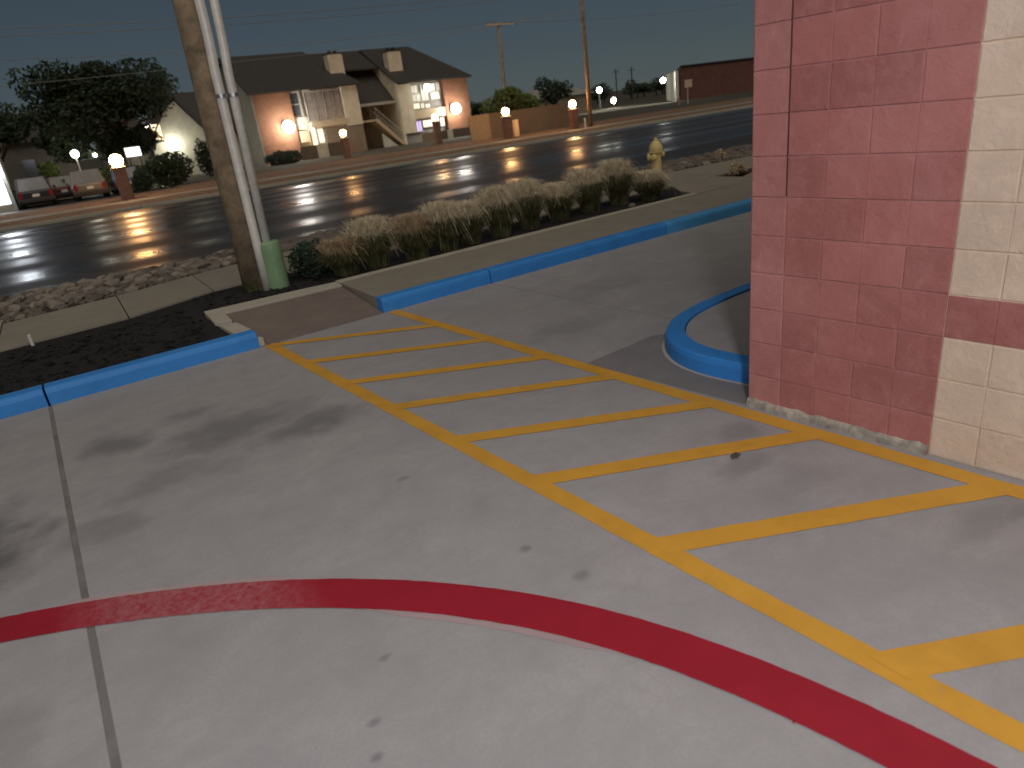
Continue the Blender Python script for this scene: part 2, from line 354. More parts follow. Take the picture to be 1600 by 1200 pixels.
M['tan_wall'] = simple('tan_wall', (0.28, 0.22, 0.155), 0.8, 0.1)
M['glass'] = simple('dark_glass', (0.10, 0.11, 0.12), 0.12, 0.2, 1.5, bstr=0.0, spec=0.8)
M['curtain'] = simple('curtain_glass', (0.32, 0.29, 0.27), 0.25, 0.15, 3, bstr=0.0, spec=0.8)
M['frame'] = simple('window_frame', (0.48, 0.46, 0.42), 0.6, 0.05)
M['lit_win'] = emit('lit_window', (1.0, 0.86, 0.58), 1.0)
M['dim_win'] = emit('dim_window', (0.70, 0.85, 0.62), 0.07)
M['violet_win'] = emit('violet_window', (0.55, 0.42, 1.0), 0.9)
M['warm_win'] = emit('warm_window', (1.0, 0.68, 0.35), 1.6)
M['lamp_orange'] = emit('sodium_globe', (1.0, 0.50, 0.19), 110)
M['lamp_white'] = emit('white_lamp', (1.0, 0.94, 0.86), 70)
M['lamp_globe'] = emit('globe_lamp', (1.0, 0.95, 0.75), 26)
M['lamp_cool'] = emit('cool_lamp', (0.85, 0.92, 1.0), 90)
M['far_lamp'] = emit('far_lamp', (1.0, 0.93, 0.75), 90)
M['sign_lit'] = emit('lit_sign', (0.92, 0.96, 1.0), 2.2)
M['lot_lens'] = emit('lot_lens', (1.0, 0.95, 0.97), 6)
M['tyre'] = simple('tyre', (0.02, 0.02, 0.02), 0.85, 0.1)
M['rim'] = simple('rim', (0.4, 0.4, 0.4), 0.35, 0.1, metal=0.8)
M['tail'] = simple('tail_light', (0.22, 0.01, 0.01), 0.2, 0.1, bstr=0)
M['plate'] = simple('plate', (0.7, 0.7, 0.7), 0.4, 0.05)
M['wire'] = simple('wire', (0.22, 0.23, 0.24), 0.5, 0.05, bstr=0)

def gz(y):   # ground height across the street
    pts = [(-1e4,-.09),(12.9,-.09),(13,-.05),(33,-.43),(33.25,-.27),(60,-.45),(90,-.9),(150,-1.4),(1e4,-1.4)]
    for (a, za), (b, zb) in zip(pts, pts[1:]):
        if a <= y <= b: return za + (zb-za)*(y-a)/(b-a)
    return -.45

# ================================================================== SETTING
ys = [-60,-20,0,12.9,13,20,26,33,33.25,38,44,52,60,75,90,120,150,300,800,2500]
xs = [-2500,-600,-120,-40,-15,0,15,30,50,80,130,300,800,2500]
mb = MB(); mb.add([(x,y,gz(y)) for y in ys for x in xs], [(j*len(xs)+i, j*len(xs)+i+1, (j+1)*len(xs)+i+1, (j+1)*len(xs)+i) for j in range(len(ys)-1) for i in range(len(xs)-1)])
mb.build('ground', M['ground'], kind='structure', label='dark dry ground stretching to the horizon')

# parking lot: concrete slabs with joints
KN = 6.48
lot = empty('parking_lot', (0,0,0), 'grey concrete parking lot with yellow and red painted lines', kind='structure')
J1a, J1b = (-0.27, -1.5), (-0.535, KN)
J2a, J2b = (4.10, 3.0), (3.79, KN)
def jx(a, b, y): return a[0] + (b[0]-a[0])*(y-a[1])/(b[1]-a[1])
gp = 0.011
slabs = [[(-14,-9),(jx(J1a,J1b,-9)-gp*1.3,-9),(jx(J1a,J1b,KN)-gp*1.3,KN),(-14,KN)],
         [(jx(J1a,J1b,-9)+gp*1.3,-9),(jx(J2a,J2b,-9)-gp*.5,-9),(jx(J2a,J2b,KN)-gp*.5,KN),(jx(J1a,J1b,KN)+gp*1.3,KN)],
         [(jx(J2a,J2b,-9)+gp*.5,-9),(26,-9),(26,KN),(jx(J2a,J2b,KN)+gp*.5,KN)]]
for s in slabs: MB().prism(s, -.08, 0.0).build('slab', M['lot'], lot, bevel=0.004)
for a, b in ((J1a, J1b), (J2a, J2b)):
    MB().prism([(jx(a,b,-9)-.03,-9),(jx(a,b,-9)+.03,-9),(jx(a,b,KN)+.03,KN),(jx(a,b,KN)-.03,KN)], -.075, -.0025).build('joint_filler', M['joint'], lot)

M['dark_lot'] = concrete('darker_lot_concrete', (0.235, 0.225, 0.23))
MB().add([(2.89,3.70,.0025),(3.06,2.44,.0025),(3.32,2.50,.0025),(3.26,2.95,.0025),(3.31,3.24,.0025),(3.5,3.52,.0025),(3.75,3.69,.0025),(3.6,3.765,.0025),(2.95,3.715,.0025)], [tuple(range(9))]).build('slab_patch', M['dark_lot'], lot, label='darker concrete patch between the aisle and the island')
# painted markings, sheets a few millimetres above the concrete
def line_poly(name, quad, mat, z, n=30):
    a, b, c, d = [Vector(q) for q in quad]     # a->b one edge, d->c the other
    mb = MB(); vs = []
    for i in range(n+1):
        t = i/n; p, q = a.lerp(b, t), d.lerp(c, t); w = (p-q).normalized()
        p = p + w*random.uniform(-.0025,.0025); q = q + w*random.uniform(-.0025,.0025); vs += [(p.x,p.y,z),(q.x,q.y,z)]
    mb.add(vs, [(2*i,2*i+1,2*i+3,2*i+2) for i in range(n)]); return mb.build(name, mat, lot)
def L_left(y): return 1.80 - 0.0885*y
def R_left(y): return 3.155 - 0.1010*y
line_poly('yellow_line', [(L_left(6.47),6.47),(L_left(-4),-4),(L_left(-4)+.105,-4),(L_left(6.47)+.105,6.47)], M['yellow'], .0025, 120)
line_poly('yellow_line', [(R_left(6.47),6.47),(R_left(-4),-4),(R_left(-4)+.11,-4),(R_left(6.47)+.11,6.47)], M['yellow'], .0025, 120)
for y0, sl, w in ((6.47,-.64,.115),(5.68,-.62,.118),(4.91,-.60,.12),(4.17,-.56,.122),(3.40,-.56,.125),(2.67,-.507,.13),(1.837,-.514,.135),(.886,-.51,.14),(.05,-.51,.14),(-.85,-.51,.14),(-1.75,-.51,.14),(-2.65,-.51,.14)):
    # upper edge leaves the right side of the long line at y0 and runs down-right to the other line
    xa = L_left(y0)+.105; xb = (3.155 - .101*(y0 - sl*xa) ) / (1 + .101*sl); yb = y0 + sl*(xb-xa)
    line_poly('yellow_stripe', [(xa-.05,y0-sl*.05),(xb+.05,yb+sl*.05),(xb+.05,yb+sl*.05-w),(xa-.05,y0-sl*.05-w)], M['yellow'], .0045, 16)
redp = [(-4,3.74),(-2.602,3.659),(-2.211,3.632),(-1.833,3.584),(-1.467,3.511),(-1.110,3.408),(-0.762,3.275),(-0.424,3.113),(-0.097,2.922),(0.215,2.704),(0.506,2.461),(0.771,2.192),(1.005,1.899),(1.202,1.582),(1.359,1.243),(1.477,0.885),(1.560,0.512),(1.620,0.132),(1.676,-0.242),(1.759,-0.595),(1.86,-2),(2.0,-4)]
rp = catmull([Vector(p) for p in redp], 10)
for _ in range(12): rp = [rp[0]] + [(rp[i-1]+rp[i]*2+rp[i+1])/4 for i in range(1, len(rp)-1)] + [rp[-1]]
ja = lambda P, a, b: [p for p in P if a <= p.x <= b]
i0 = next(i for i, p in enumerate(rp) if p.x > -.36); i1 = next(i for i, p in enumerate(rp) if p.x > .36); i2 = next(i for i, p in enumerate(rp) if p.x > .6)
strip(rp, .092, .0065, .0015).build('red_line', M['red'], lot)
def taper(path, half, z):
    n = len(path); L = []; R_ = []
    for i, p in enumerate(path):
        t = (path[min(i+1,n-1)] - path[max(i-1,0)]).normalized(); q = Vector((-t.y, t.x)); h = half*min(1, 4*min(i, n-1-i)/n) + .001
        L.append(p+q*(h+random.uniform(-.002,.002))); R_.append(p-q*(h+random.uniform(-.002,.002)))
    return MB().add([(p.x,p.y,z) for p in L]+[(p.x,p.y,z) for p in R_], [(n+i,n+i+1,i+1,i) for i in range(n-1)])
taper(offset_path(rp[i0-16:i2], .055), .066, .0030).build('faded_line', M['red_ghost'], lot, label='faded older red paint along the line')
taper(offset_path(rp[i2-6:i2+36], -.058), .062, .0030).build('faded_line', M['red_ghost'], lot, label='faded older red paint along the line')
line_poly('paint_scuff', [(1.37,.90),(1.41,.915),(1.41,.909),(1.37,.893)], M['red'], .006, 4)

# kerb painted blue, in cast segments, with the gap for the ramp
kerb = empty('blue_kerb', (0,0,0), 'bright blue painted kerb along the far edge of the parking lot', kind='structure')
def kerb_seg(x0, x1, mat, end=0):
    pr = [(KN,-.05),(KN+.004,.10),(KN+.012,.132),(KN+.035,.147),(KN+.16,.150),(KN+.16,-.05)]
    MB().xprism(pr, x0, x1).build('kerb_segment', mat, kerb, bevel=0.006)
for a, b in ((-14,-10.6),(-10.59,-7.2),(-7.19,-3.9),(-3.89,-.545),(-.53,1.19)): kerb_seg(a, b, M['blue'])
kerb_seg(2.47, 3.785, M['blue'])
kerb_seg(3.80, 6.55, M['blue'])
for a, b in ((6.56,9.6),(9.61,13),(13.01,17),(17.01,22)): kerb_seg(a, b, M['blue_worn_lit'])
MB().prism([(1.19,KN+.01),(1.245,KN+.01),(1.21,KN+.155),(1.19,KN+.155)], -.02, .085).build('chipped_end', M['edge'], kerb, bevel=.01)

# concrete walk behind the kerb
walk = empty('walkway', (0,0,0), 'tan concrete walk behind the blue kerb in front of the grasses', kind='structure')
for a, b in ((2.47,4.25),(4.256,7.3),(7.306,10.3)):
    MB().prism([(a,KN+.165),(b,KN+.165),(b,7.80),(a,7.72)], -.05, .146).build('slab', M['walk'], walk, bevel=.004)
MB().prism([(10.306,KN+.165),(22,KN+.165),(22,8.4),(12,8.3),(11.1,8.6),(10.306,8.3)], -.05, .144).build('slab', M['walk'], walk, bevel=.004)
MB().prism([(8.6,7.815),(10.29,7.815),(10.29,8.9),(9.2,8.94),(8.75,8.3)], -.05, .143).build('slab', M['walk'], walk, bevel=.004)
# kerb ramp and its edging
rampo = empty('kerb_ramp', (0,0,0), 'worn brown concrete kerb ramp at the top of the striped aisle', kind='structure')
MB().prism([(1.20,KN+.004),(2.465,KN+.004),(2.44,7.56),(1.13,7.62)], -.06, lambda p: .006 if p[1] < 7 else .128).build('ramp_slab', M['ramp'], rampo, bevel=.003)
MB().prism([(.97,7.26),(1.13,7.22),(1.14,7.625),(2.445,7.565),(2.46,7.80),(2.0,7.86),(.985,7.92)], -.05, .150).build('edging', M['edge'], rampo, bevel=.008)
MB().prism([(1.02,KN+.17),(1.185,KN+.17),(1.14,7.07),(.985,7.10)], -.05, .152).build('edging', M['edge'], rampo, bevel=.01)
MB().prism([(2.47,7.725),(7.3,7.805),(8.6,7.81),(8.6,7.93),(7.3,7.92),(4.3,7.90),(2.47,7.86)], -.05, .151).build('edging', M['edge'], rampo, bevel=.008)
# sidewalk
side = empty('sidewalk', (0,0,0), 'grey concrete sidewalk between the planting beds and the rock strip', kind='structure')
near = [(-14,7.7),(-6,8.05),(-.95,8.47),(.3,8.62),(1.3,9.05),(2.6,9.15),(5.5,9.0),(9,8.95),(13,8.95),(22,8.9),(40,8.9)]
far_ = [(-14,9.6),(-6,9.75),(-.95,9.95),(.3,10.15),(1.3,10.5),(2.6,10.8),(5.5,10.7),(9,10.5),(13,10.3),(22,10.3),(40,10.3)]
for i in range(len(near)-1):
    a, b, c, d = near[i], near[i+1], far_[i+1], far_[i]
    g_ = .006
    MB().prism([(a[0]+g_,a[1]),(b[0]-g_,b[1]),(c[0]-g_,c[1]),(d[0]+g_,d[1])], -.05, .140).build('slab', M['walk'], side, bevel=.004)
# beds
MB().prism([(-14,KN+.162),(1.01,KN+.162),(.96,7.93),(2.0,7.875),(4.3,7.92),(7.3,7.93),(8.55,7.94),(8.74,8.31),(9.19,8.945),(9,8.94),(5.5,8.99),(2.6,9.14),(1.3,9.04),(.3,8.61),(-.95,8.46),(-6,8.04),(-14,7.69)], -.05, .118).build('mulch_bed', M['mulch'], kind='structure', label='black mulch bed behind the blue kerb and around the pole')
MB().prism([(9.22,8.945),(10.29,8.905),(11.1,8.61),(12,8.31),(22,8.41),(22,8.89),(13,8.94)], -.05, .12).build('planting_bed', M['soil'], kind='structure', label='brown soil bed beside the sidewalk near the building')
mb = MB()
def inbed(x, y): return y > KN+.2 and y < 8.3 + .1*max(x,-3) and x < .9
for i in range(2600):
    x = random.uniform(-5, 3.0); y = random.uniform(6.68, 9.0)
    if not (inbed(x, y) or (1.0 < x < 3.0 and 8.0 < y < 8.95)): continue
    a = random.uniform(0, 6.28); L = random.uniform(.015,.045); w = L*.35; t = random.uniform(-.5,.5); z = .122+random.uniform(0,.012)
    u = Vector((math.cos(a),math.sin(a),t*.6))*L; q = Vector((-math.sin(a),math.cos(a),random.uniform(-.4,.4)))*w; p = Vector((x,y,z))
    mb.add([p-u-q,p+u-q,p+u+q,p-u+q], [(0,1,2,3)])
mb.build('mulch_chips', M['chip'], kind='stuff', label='loose dark wood chips lying on the mulch bed', fix=False)

# rock strip: real stones on a soil slope
rock = empty('rock_strip', (0,0,0), 'strip of loose river stones between the sidewalk and the wet street', kind='structure')
mb = MB()
for i in range(len(far_)-1):
    a, b = far_[i], far_[i+1]
    mb.add([(a[0],a[1]+.004,.12),(b[0],b[1]+.004,.12),(b[0],13.06,-.035),(a[0],13.06,-.035)], [(0,1,2,3)])
mb.build('soil_slope', M['soil'], rock)
def stone_mesh(seed):
    bm = bmesh.new(); bmesh.ops.create_icosphere(bm, subdivisions=2, radius=1)
    for v in bm.verts:
        n = noise.noise(v.co*1.1 + Vector((seed*7.3,0,0))); v.co *= 1 + .38*n
    for v in bm.verts: v.co.z *= .62
    bmesh.ops.decimate if False else None
    me = bpy.data.meshes.new('stone'); bm.to_mesh(me); bm.free(); me.materials.append(M['stone'])
    for p in me.polygons: p.use_smooth = True
    return me
def stone_lo(seed):
    bm = bmesh.new(); bmesh.ops.create_icosphere(bm, subdivisions=1, radius=1)
    for v in bm.verts: v.co *= 1 + .45*noise.noise(v.co*1.3 + Vector((seed*5.1,0,0)))
    for v in bm.verts: v.co.z *= .6
    me = bpy.data.meshes.new('stone'); bm.to_mesh(me); bm.free(); me.materials.append(M['stone']); return me
SM = [stone_lo(i) for i in range(8)]
def far_edge(x):
    for a, b in zip(far_, far_[1:]):
        if a[0] <= x <= b[0]: return a[1] + (b[1]-a[1])*(x-a[0])/(b[0]-a[0])
    return 10.4
spots = []
for i in range(9000):
    x = random.uniform(-7, 26); f0 = far_edge(x); y = random.uniform(f0+.06, 12.95); r = random.choice([.03,.04,.05,.06,.08,.10])*random.uniform(.8,1.2)
    if all((x-a)**2+(y-b)**2 > (.62*(r+c))**2 for a, b, c in spots[-600:]): spots.append((x, y, r))
def stone_z(x, y): f0 = far_edge(x); return .12 - .155*(y-f0)/(13.06-f0)
def vis_key(s): # the ones that show largest: clear of the grass, nearest first
    x, y, r = s; d = math.hypot(x, y); clear = (-3.2 < x < 2.6) or (9.6 < x < 15.5); return -(r/d)*(1 if clear else .2)
spots.sort(key=vis_key)
for x, y, r in spots[:290]:
    o = bpy.data.objects.new('stone', random.choice(SM)); col.objects.link(o); o.parent = rock
    o.location = (x, y, stone_z(x, y)+r*.25); o.rotation_euler = (random.uniform(-.3,.3), random.uniform(-.3,.3), random.uniform(0,6.28)); o.scale = (r*random.uniform(.9,1.3), r, r)
mb = MB()
for x, y, r in spots[290:]:
    me = random.choice(SM); R3 = Matrix.Rotation(random.uniform(0,6.28), 3, 'Z')
    mb.add([R3 @ Vector((v.co.x*r*1.15, v.co.y*r, v.co.z*r)) + Vector((x, y, stone_z(x,y)+r*.25)) for v in me.vertices], [tuple(p.vertices) for p in me.polygons])
mb.build('small_stones', M['stone'], rock, kind='stuff', fix=False)

# street
mb = MB()
sx = [-600,-150,-60,-30,-15,0,15,30,50,80,150,600]; sy = [13,18,23,28,33]
mb.add([(x,y,-(y-13)*.0185) for y in sy for x in sx], [(j*len(sx)+i,j*len(sx)+i+1,(j+1)*len(sx)+i+1,(j+1)*len(sx)+i) for j in range(len(sy)-1) for i in range(len(sx)-1)])
mb.build('street', M['asphalt'], kind='structure', label='dark wet asphalt street shining with lamp reflections')
fk = empty('far_kerb', (0,0,0), 'pale concrete kerb along the far side of the street', kind='structure')
for i in range(24):
    a = -60 + i*9; MB().box(a, a+8.97, 33.0, 33.18, -.6, -.235).build('kerb_segment', M['edge'], fk, bevel=.02)
MB().add([(-600,33.19,-.25),(600,33.19,-.25),(600,36.2,-.262),(-600,36.2,-.262)], [(0,1,2,3)]).build('verge', M['verge'], kind='structure', label='strip of dead brown grass along the far kerb')
fs = empty('far_sidewalk', (0,0,0), 'far concrete sidewalk glowing orange under the brick pillar lamps', kind='structure')
for i in range(40):
    a = -40 + i*3.0; MB().box(a, a+2.985, 36.2, 38.0, -.5, -.240).build('slab', M['walk'], fs)
MB().add([(-600,38.01,-.266),(120,38.01,-.266),(120,46.5,-.335),(-600,46.5,-.335)], [(0,1,2,3)]).build('bare_earth', M['verge'], kind='structure', label='bare reddish earth in front of the apartment houses')

# ================================================================== STORE BUILDING (block walls)
TH = math.radians(5.7726); EW = Vector((math.sin(TH), -math.cos(TH), 0)); ER = Vector((math.cos(TH), math.sin(TH), 0))
W0 = Vector((3.08, 2.42, 0))
store = empty('store_building', tuple(W0), 'block-walled store corner painted dark red and tan beside the striped aisle', 'building')
store.rotation_euler = (0, 0, 0)
U = 0.1985; RH = 0.2032
def block_mesh(units, name):
    L = units*U - .006; h = RH - .007; d = .09; mb = MB()
    # profile along length with a shallow score in the middle, bevelled edges
    b = .0028
    def face(x0, x1):
        return [(x0,0,0),(x1,0,0),(x1,0,h),(x0,0,h),(x0+b,-b,b),(x1-b,-b,b),(x1-b,-b,h-b),(x0+b,-b,h-b)]
    fq = [(4,5,6,7),(0,1,5,4),(1,2,6,5),(2,3,7,6),(3,0,4,7)]
    if units == 2: mb.add(face(0, L/2), fq); mb.add(face(L/2, L), fq)
    else: mb.add(face(0, L), fq)
    mb.add([(0,0,0),(L,0,0),(L,d,0),(0,d,0),(0,0,h),(L,0,h),(L,d,h),(0,d,h)], [(0,3,2,1),(4,5,6,7),(1,2,6,5),(2,3,7,6),(3,0,4,7)])
    me = bpy.data.meshes.new(name); me.from_pydata(mb.v, [], mb.f)
    return me
BM1, BM2 = block_mesh(1, 'block'), block_mesh(2, 'block')
BMD = {}
def bmesh_with(me, m):
    k = (me.name, m.name)
    if k not in BMD: c = me.copy(); c.name = 'block'; c.materials.append(m); BMD[k] = c
    return BMD[k]
rotW = math.atan2(EW.y, EW.x); rotR = math.atan2(-ER.y, -ER.x)
def add_block(units, m, along, row, rot, base, dirv, nrm):
    o = bpy.data.objects.new('block', bmesh_with(BM1 if units == 1 else BM2, m)); col.objects.link(o); o.parent = store
    p = base + dirv*(along*U + .004) + nrm*(.0005+random.uniform(-.0006,.0008)) + Vector((0,0,row*RH + .0045)); o.location = p
    o.rotation_euler = (0, 0, rot)
NW = Vector((-math.cos(TH), -math.sin(TH), 0)); NR = Vector((-math.sin(TH), math.cos(TH), 0))
ROWS = 15; RED = 5
for row in range(ROWS):
    cells = []
    start = 0
    seq = [2]*12 if row % 2 == 0 else [1]+[2]*11+[1]
    for u in seq:
        if start < RED < start+u: cells += [(start, RED-start), (RED, start+u-RED)]
        else: cells.append((start, u))
        start += u
    for st_, u in cells:
        if st_ < RED or row == 3: m = M['pink_block'] if st_ == 0 and u == 1 else M['red_block']
        else: m = M['tan_block']
        if st_ == 0 and u == 2:
            add_block(1, M['pink_block'], 0, row, rotW, Vector((0,0,0)), EW, NW); add_block(1, M['red_block'], 1, row, rotW, Vector((0,0,0)), EW, NW)
        else: add_block(u, m, st_, row, rotW, Vector((0,0,0)), EW, NW)
MB().prism([((W0+EW*(U+a)+NW*b).x,(W0+EW*(U+a)+NW*b).y) for a, b in ((-.0022,.0042),(-.0022,-.01),(.0022,-.01),(.0022,.0042))], 1.23, 15*RH).build('control_joint', M['joint_red'], store)
# return wall away from the lot (runs from far end back to the corner so that the outside face points to the street)
for row in range(ROWS):
    seq = [2]*7 if row % 2 else [1]+[2]*6+[1]; start = 0
    for u in seq:
        add_block(u, M['red_block'], start, row, rotR, ER*(14*U) + NR*0.0, -ER, NR); start += u
# wall core behind the blocks carries the mortar (red under the red part, tan elsewhere)
def core(name, m, a0, a1, z0, z1, depth=.22, inset=.0015):
    mb = MB(); p = [EW*a0 - NW*inset, EW*a1 - NW*inset, EW*a1 - NW*depth, EW*a0 - NW*depth]
    mb.prism([(W0.x+q.x, W0.y+q.y) for q in p], z0, z1); return mb.build(name, m, store)
top = ROWS*RH
core('mortar_bed', M['mortar_red'], .0015, RED*U, -.05, top)
core('mortar_bed', M['mortar_tan'], RED*U+.0005, 24*U, -.05, top)
mb = MB(); q = [ER*.0 - NR*.0015 - NW*.221, ER*(14*U) - NR*.0015, ER*(14*U) - NR*.22, ER*.0 - NR*.22 - NW*.221]
mb.prism([(W0.x+v.x, W0.y+v.y) for v in q], -.05, top).build('mortar_bed', M['mortar_red'], store)
# upper wall, far wings and parapet (above the picture)
def slab_poly(name, m, pts, z0, z1): 
    mb = MB(); mb.prism([(W0.x+(EW*a+ER*b).x, W0.y+(EW*a+ER*b).y) for a, b in pts], z0, z1); return mb.build(name, m, store)
slab_poly('upper_wall', M['tan_block'], [(0.0,0),(16,0),(16,12),(0.0,12)], top+.002, 4.55)
slab_poly('parapet_cap', M['dark'], [(-.05,-.05),(16.05,-.05),(16.05,12.05),(-.05,12.05)], 4.552, 4.66)
slab_poly('wall_wing', M['tan_block'], [(24*U+.002,0.002),(16,0.002),(16,.22),(24*U+.002,.22)], -.05, top)
slab_poly('wall_wing', M['red_block'], [(0.002,14*U+.002),(0.002,12),(.22,12),(.22,14*U+.002)][::-1], -.05, top)
# rough unpainted footing along the base of the red part
mb = MB(); vs = []; n = 46
for i in range(n+1):
    a = RED*U*i/n; o_ = .020 + .010*noise.noise(Vector((i*.37,3,0))); h = .046 + .016*noise.noise(Vector((i*.31,0,5)))
    b0 = W0 + EW*a; vs += [b0 + NW*(o_+.012) + Vector((0,0,-.02)), b0 + NW*o_ + Vector((0,0,h*.7)), b0 + NW*(o_*.45) + Vector((0,0,h)), b0 + NW*.002 + Vector((0,0,h+.004))]
mb.add(vs, [(4*i+k,4*i+4+k,4*i+5+k,4*i+1+k) for i in range(n) for k in range(3)] + [(0,1,2,3),(4*n+3,4*n+2,4*n+1,4*n)])
mb.build('footing', M['footing'], store)

# island beside the building with its rounded blue kerb
isl = empty('kerb_island', (3.6,3.2,0), 'raised concrete island with rounded bright blue kerb beside the red wall', kind='structure')
ip = [(9.5,4.36),(7.2,4.1),(5.3,3.88),(4.4,3.83),(3.85,3.73),(3.5,3.52),(3.31,3.24),(3.26,2.95),(3.30,2.66),(3.33,2.485)]
ipc = catmull([Vector(p) for p in ip], 10); n = len(ipc)
rings = []
for off, z in ((0,-.05),(.004,.09),(.012,.118),(.03,.131),(.15,.134),(.15,-.05)): rings.append([(p.x,p.y,z) for p in offset_path(ipc, off)])
mb = MB(); vs = [v for r in rings for v in r]; k = len(rings)
mb.add(vs, [(r*n+i, (r+1)*n+i, (r+1)*n+i+1, r*n+i+1) for r in range(k-1) for i in range(n-1)] + [tuple(r*n for r in range(k)), tuple(r*n+n-1 for r in range(k))[::-1]])
mb.build('kerb_segment', M['blue'], isl, smooth=False)
inn = offset_path(ipc, .158)
poly = [(p.x,p.y) for p in inn] + [(W0.x+.42, W0.y+.075), (9.6, 3.12)]
MB().prism(poly, -.05, .118).build('island_slab', M['lot'], isl)
MB().prism([(p.x,p.y) for p in offset_path(ipc, -.022)][20:] + [(p.x,p.y) for p in offset_path(ipc, .02)][20:][::-1], -.02, .0035).build('mortar_smear', M['edge'], isl)
# a fallen leaf on the aisle
lf = MB(); lf.add([(2.49,2.05,.012),(2.52,2.035,.018),(2.56,2.05,.011),(2.545,2.075,.02),(2.51,2.08,.014)], [(0,1,2,3,4)])
lf.build('fallen_leaf', M['bark'], label='small dark fallen leaf lying in the striped aisle', cat='leaf')

# ================================================================== LAMPS THAT LIGHT THE LOT
LX, LY, LH = -0.7, -2.2, 3.8
lp = empty('parking_lot_lamp', (LX,LY,0), 'grey steel lot lamp post with shoebox head behind the viewer', 'lamp post')
MB().lathe((LX,LY,0), [(.17,0),(.17,.55),(.15,.58)], 16).build('base', M['edge'], lp)
MB().tube([(LX,LY,.56),(LX,LY,LH+.1)], [.065,.05], 12).build('pole', M['steel'], lp)
MB().tube([(LX,LY,LH),(LX,LY+.5,LH+.05)], .03, 8).build('arm', M['steel'], lp)
hd = MB().box(LX-.24,LX+.24,LY+.4,LY+1.0,LH-.03,LH+.11).build('head', M['dark'], lp, bevel=.02)
MB().box(LX-.2,LX+.2,LY+.45,LY+.95,LH-.042,LH-.028).build('lens', M['lot_lens'], hd)
ld = bpy.data.lights.new('lot_lamp_light', 'AREA'); ld.shape = 'RECTANGLE'; ld.size = .42; ld.size_y = .5; ld.energy = 262; ld.color = (.96, .93, 1.0)
lo = bpy.data.objects.new('lot_lamp_light', ld); col.objects.link(lo); lo.parent = lp; lo.location = (0, .7, LH-.06); lo.rotation_euler = (math.radians(38), 0, math.radians(-34))

# ================================================================== NEAR OBJECTS
# utility pole with two conduits and green cable guard
up = empty('utility_pole', (1.74,8.62,.11), 'tall brown wooden utility pole with grey conduits rising from the mulch bed', 'utility pole')
lean = .022
def pz(z, dx=0, dy=0): return (1.74+dx+lean*(z-.1), 8.62+dy, z)
MB().tube([pz(.05),pz(2),pz(5),pz(11)], [.165,.160,.145,.115], 20).build('pole', M['wood_pole'], up, smooth=True)
MB().tube([pz(.11,.07,-.2),pz(.7,.07,-.2),pz(2.55,.065,-.2),pz(2.85,.075,-.215),pz(3.6,.07,-.22),pz(9.5,.07,-.2)], .052, 12).build('conduit', M['conduit'], up, smooth=True)
MB().tube([pz(.6,.185,-.19),pz(2.5,.20,-.19),pz(2.8,.215,-.205),pz(3.6,.23,-.21),pz(9.5,.23,-.2)], .05, 12).build('conduit', M['conduit'], up, smooth=True)
for z in (2.28, 4.9, 7.4):
    mb = MB(); p = pz(z); mb.tube([(p[0]+.07,p[1]-.2,z-.02),(p[0]+.07,p[1]-.2,z+.02)], .058, 12); mb.tube([(p[0]+.2,p[1]-.19,z-.02),(p[0]+.2,p[1]-.19,z+.02)], .056, 12); mb.box(p[0]+.02,p[0]+.2,p[1]-.16,p[1]-.135,z-.018,z+.018); mb.build('strap', M['steel'], up)
for z in (10.2,): MB().box(.6,2.9,8.5,8.6,z-.06,z+.06).build('crossarm', M['wood_pole'], up)
# green half-round guard over the conduit foot
mb = MB(); cx, cy = 1.945, 8.42; prof = [(-.13,.10),(-.13,0)] + [(.13*math.cos(t), -.13*math.sin(t)) for t in [math.pi - math.pi*k/10 for k in range(1,10)]] + [(.13,0),(.13,.10)]
n = len(prof); zs = [.11,.60,.655,.675]; ins = [1,.99,.93,.78]
vs = [(cx+x*s_+.022*(z-.1), cy+y*s_, z) for z, s_ in zip(zs, ins) for x, y in prof]
mb.add(vs, [(r*n+i,r*n+(i+1)%n,(r+1)*n+(i+1)%n,(r+1)*n+i) for r in range(3) for i in range(n)] + [tuple(3*n+i for i in range(n))])
mb.build('cable_guard', M['green_box'], up, smooth=False)
# weeds at the foot
def tuft(mb, c, n, h, spread, lean=(0,0), wid=.004, droop=.3, seg=4):
    for i in range(n):
        a = random.uniform(0, 6.283); r0 = spread*.5*math.sqrt(random.random()); p = Vector((c[0]+r0*math.cos(a), c[1]+r0*math.sin(a), c[2]))
        hh = h*random.uniform(.55,1.0); out = spread*random.uniform(.2,1.0); d = Vector((math.cos(a)*out+lean[0]*random.uniform(.5,1.3), math.sin(a)*out+lean[1]*random.uniform(.5,1.3), 0))
        w = Vector((-math.sin(a), math.cos(a), 0))*wid; vs = []
        b2 = random.uniform(0, 6.283); w = Vector((math.cos(b2), math.sin(b2), 0))*wid
        for k in range(seg+1):
            t = k/seg; q = p + d*(t**1.6) + Vector((0,0,hh*(t - droop*t**3)/(1-droop))) ; ww = w*(1-t*.8); vs += [q-ww, q+ww]
        mb.add(vs, [(2*k,2*k+1,2*k+3,2*k+2) for k in range(seg)])
mb = MB(); tuft(mb, (1.66,8.5,.11), 60, .18, .14, wid=.006); tuft(mb, (1.88,8.42,.11), 40, .12, .10, wid=.006); mb.build('weed_tuft', M['bright_leaf'], label='small green weeds growing at the foot of the utility pole', cat='weed', fix=False)
# white marker stub
MB().tube([(-.63,8.42,.1),(-.63,8.42,.235)], [.018,.016], 10).build('marker_stake', M['white'], label='short white marker stake at the edge of the mulch bed', cat='stake')

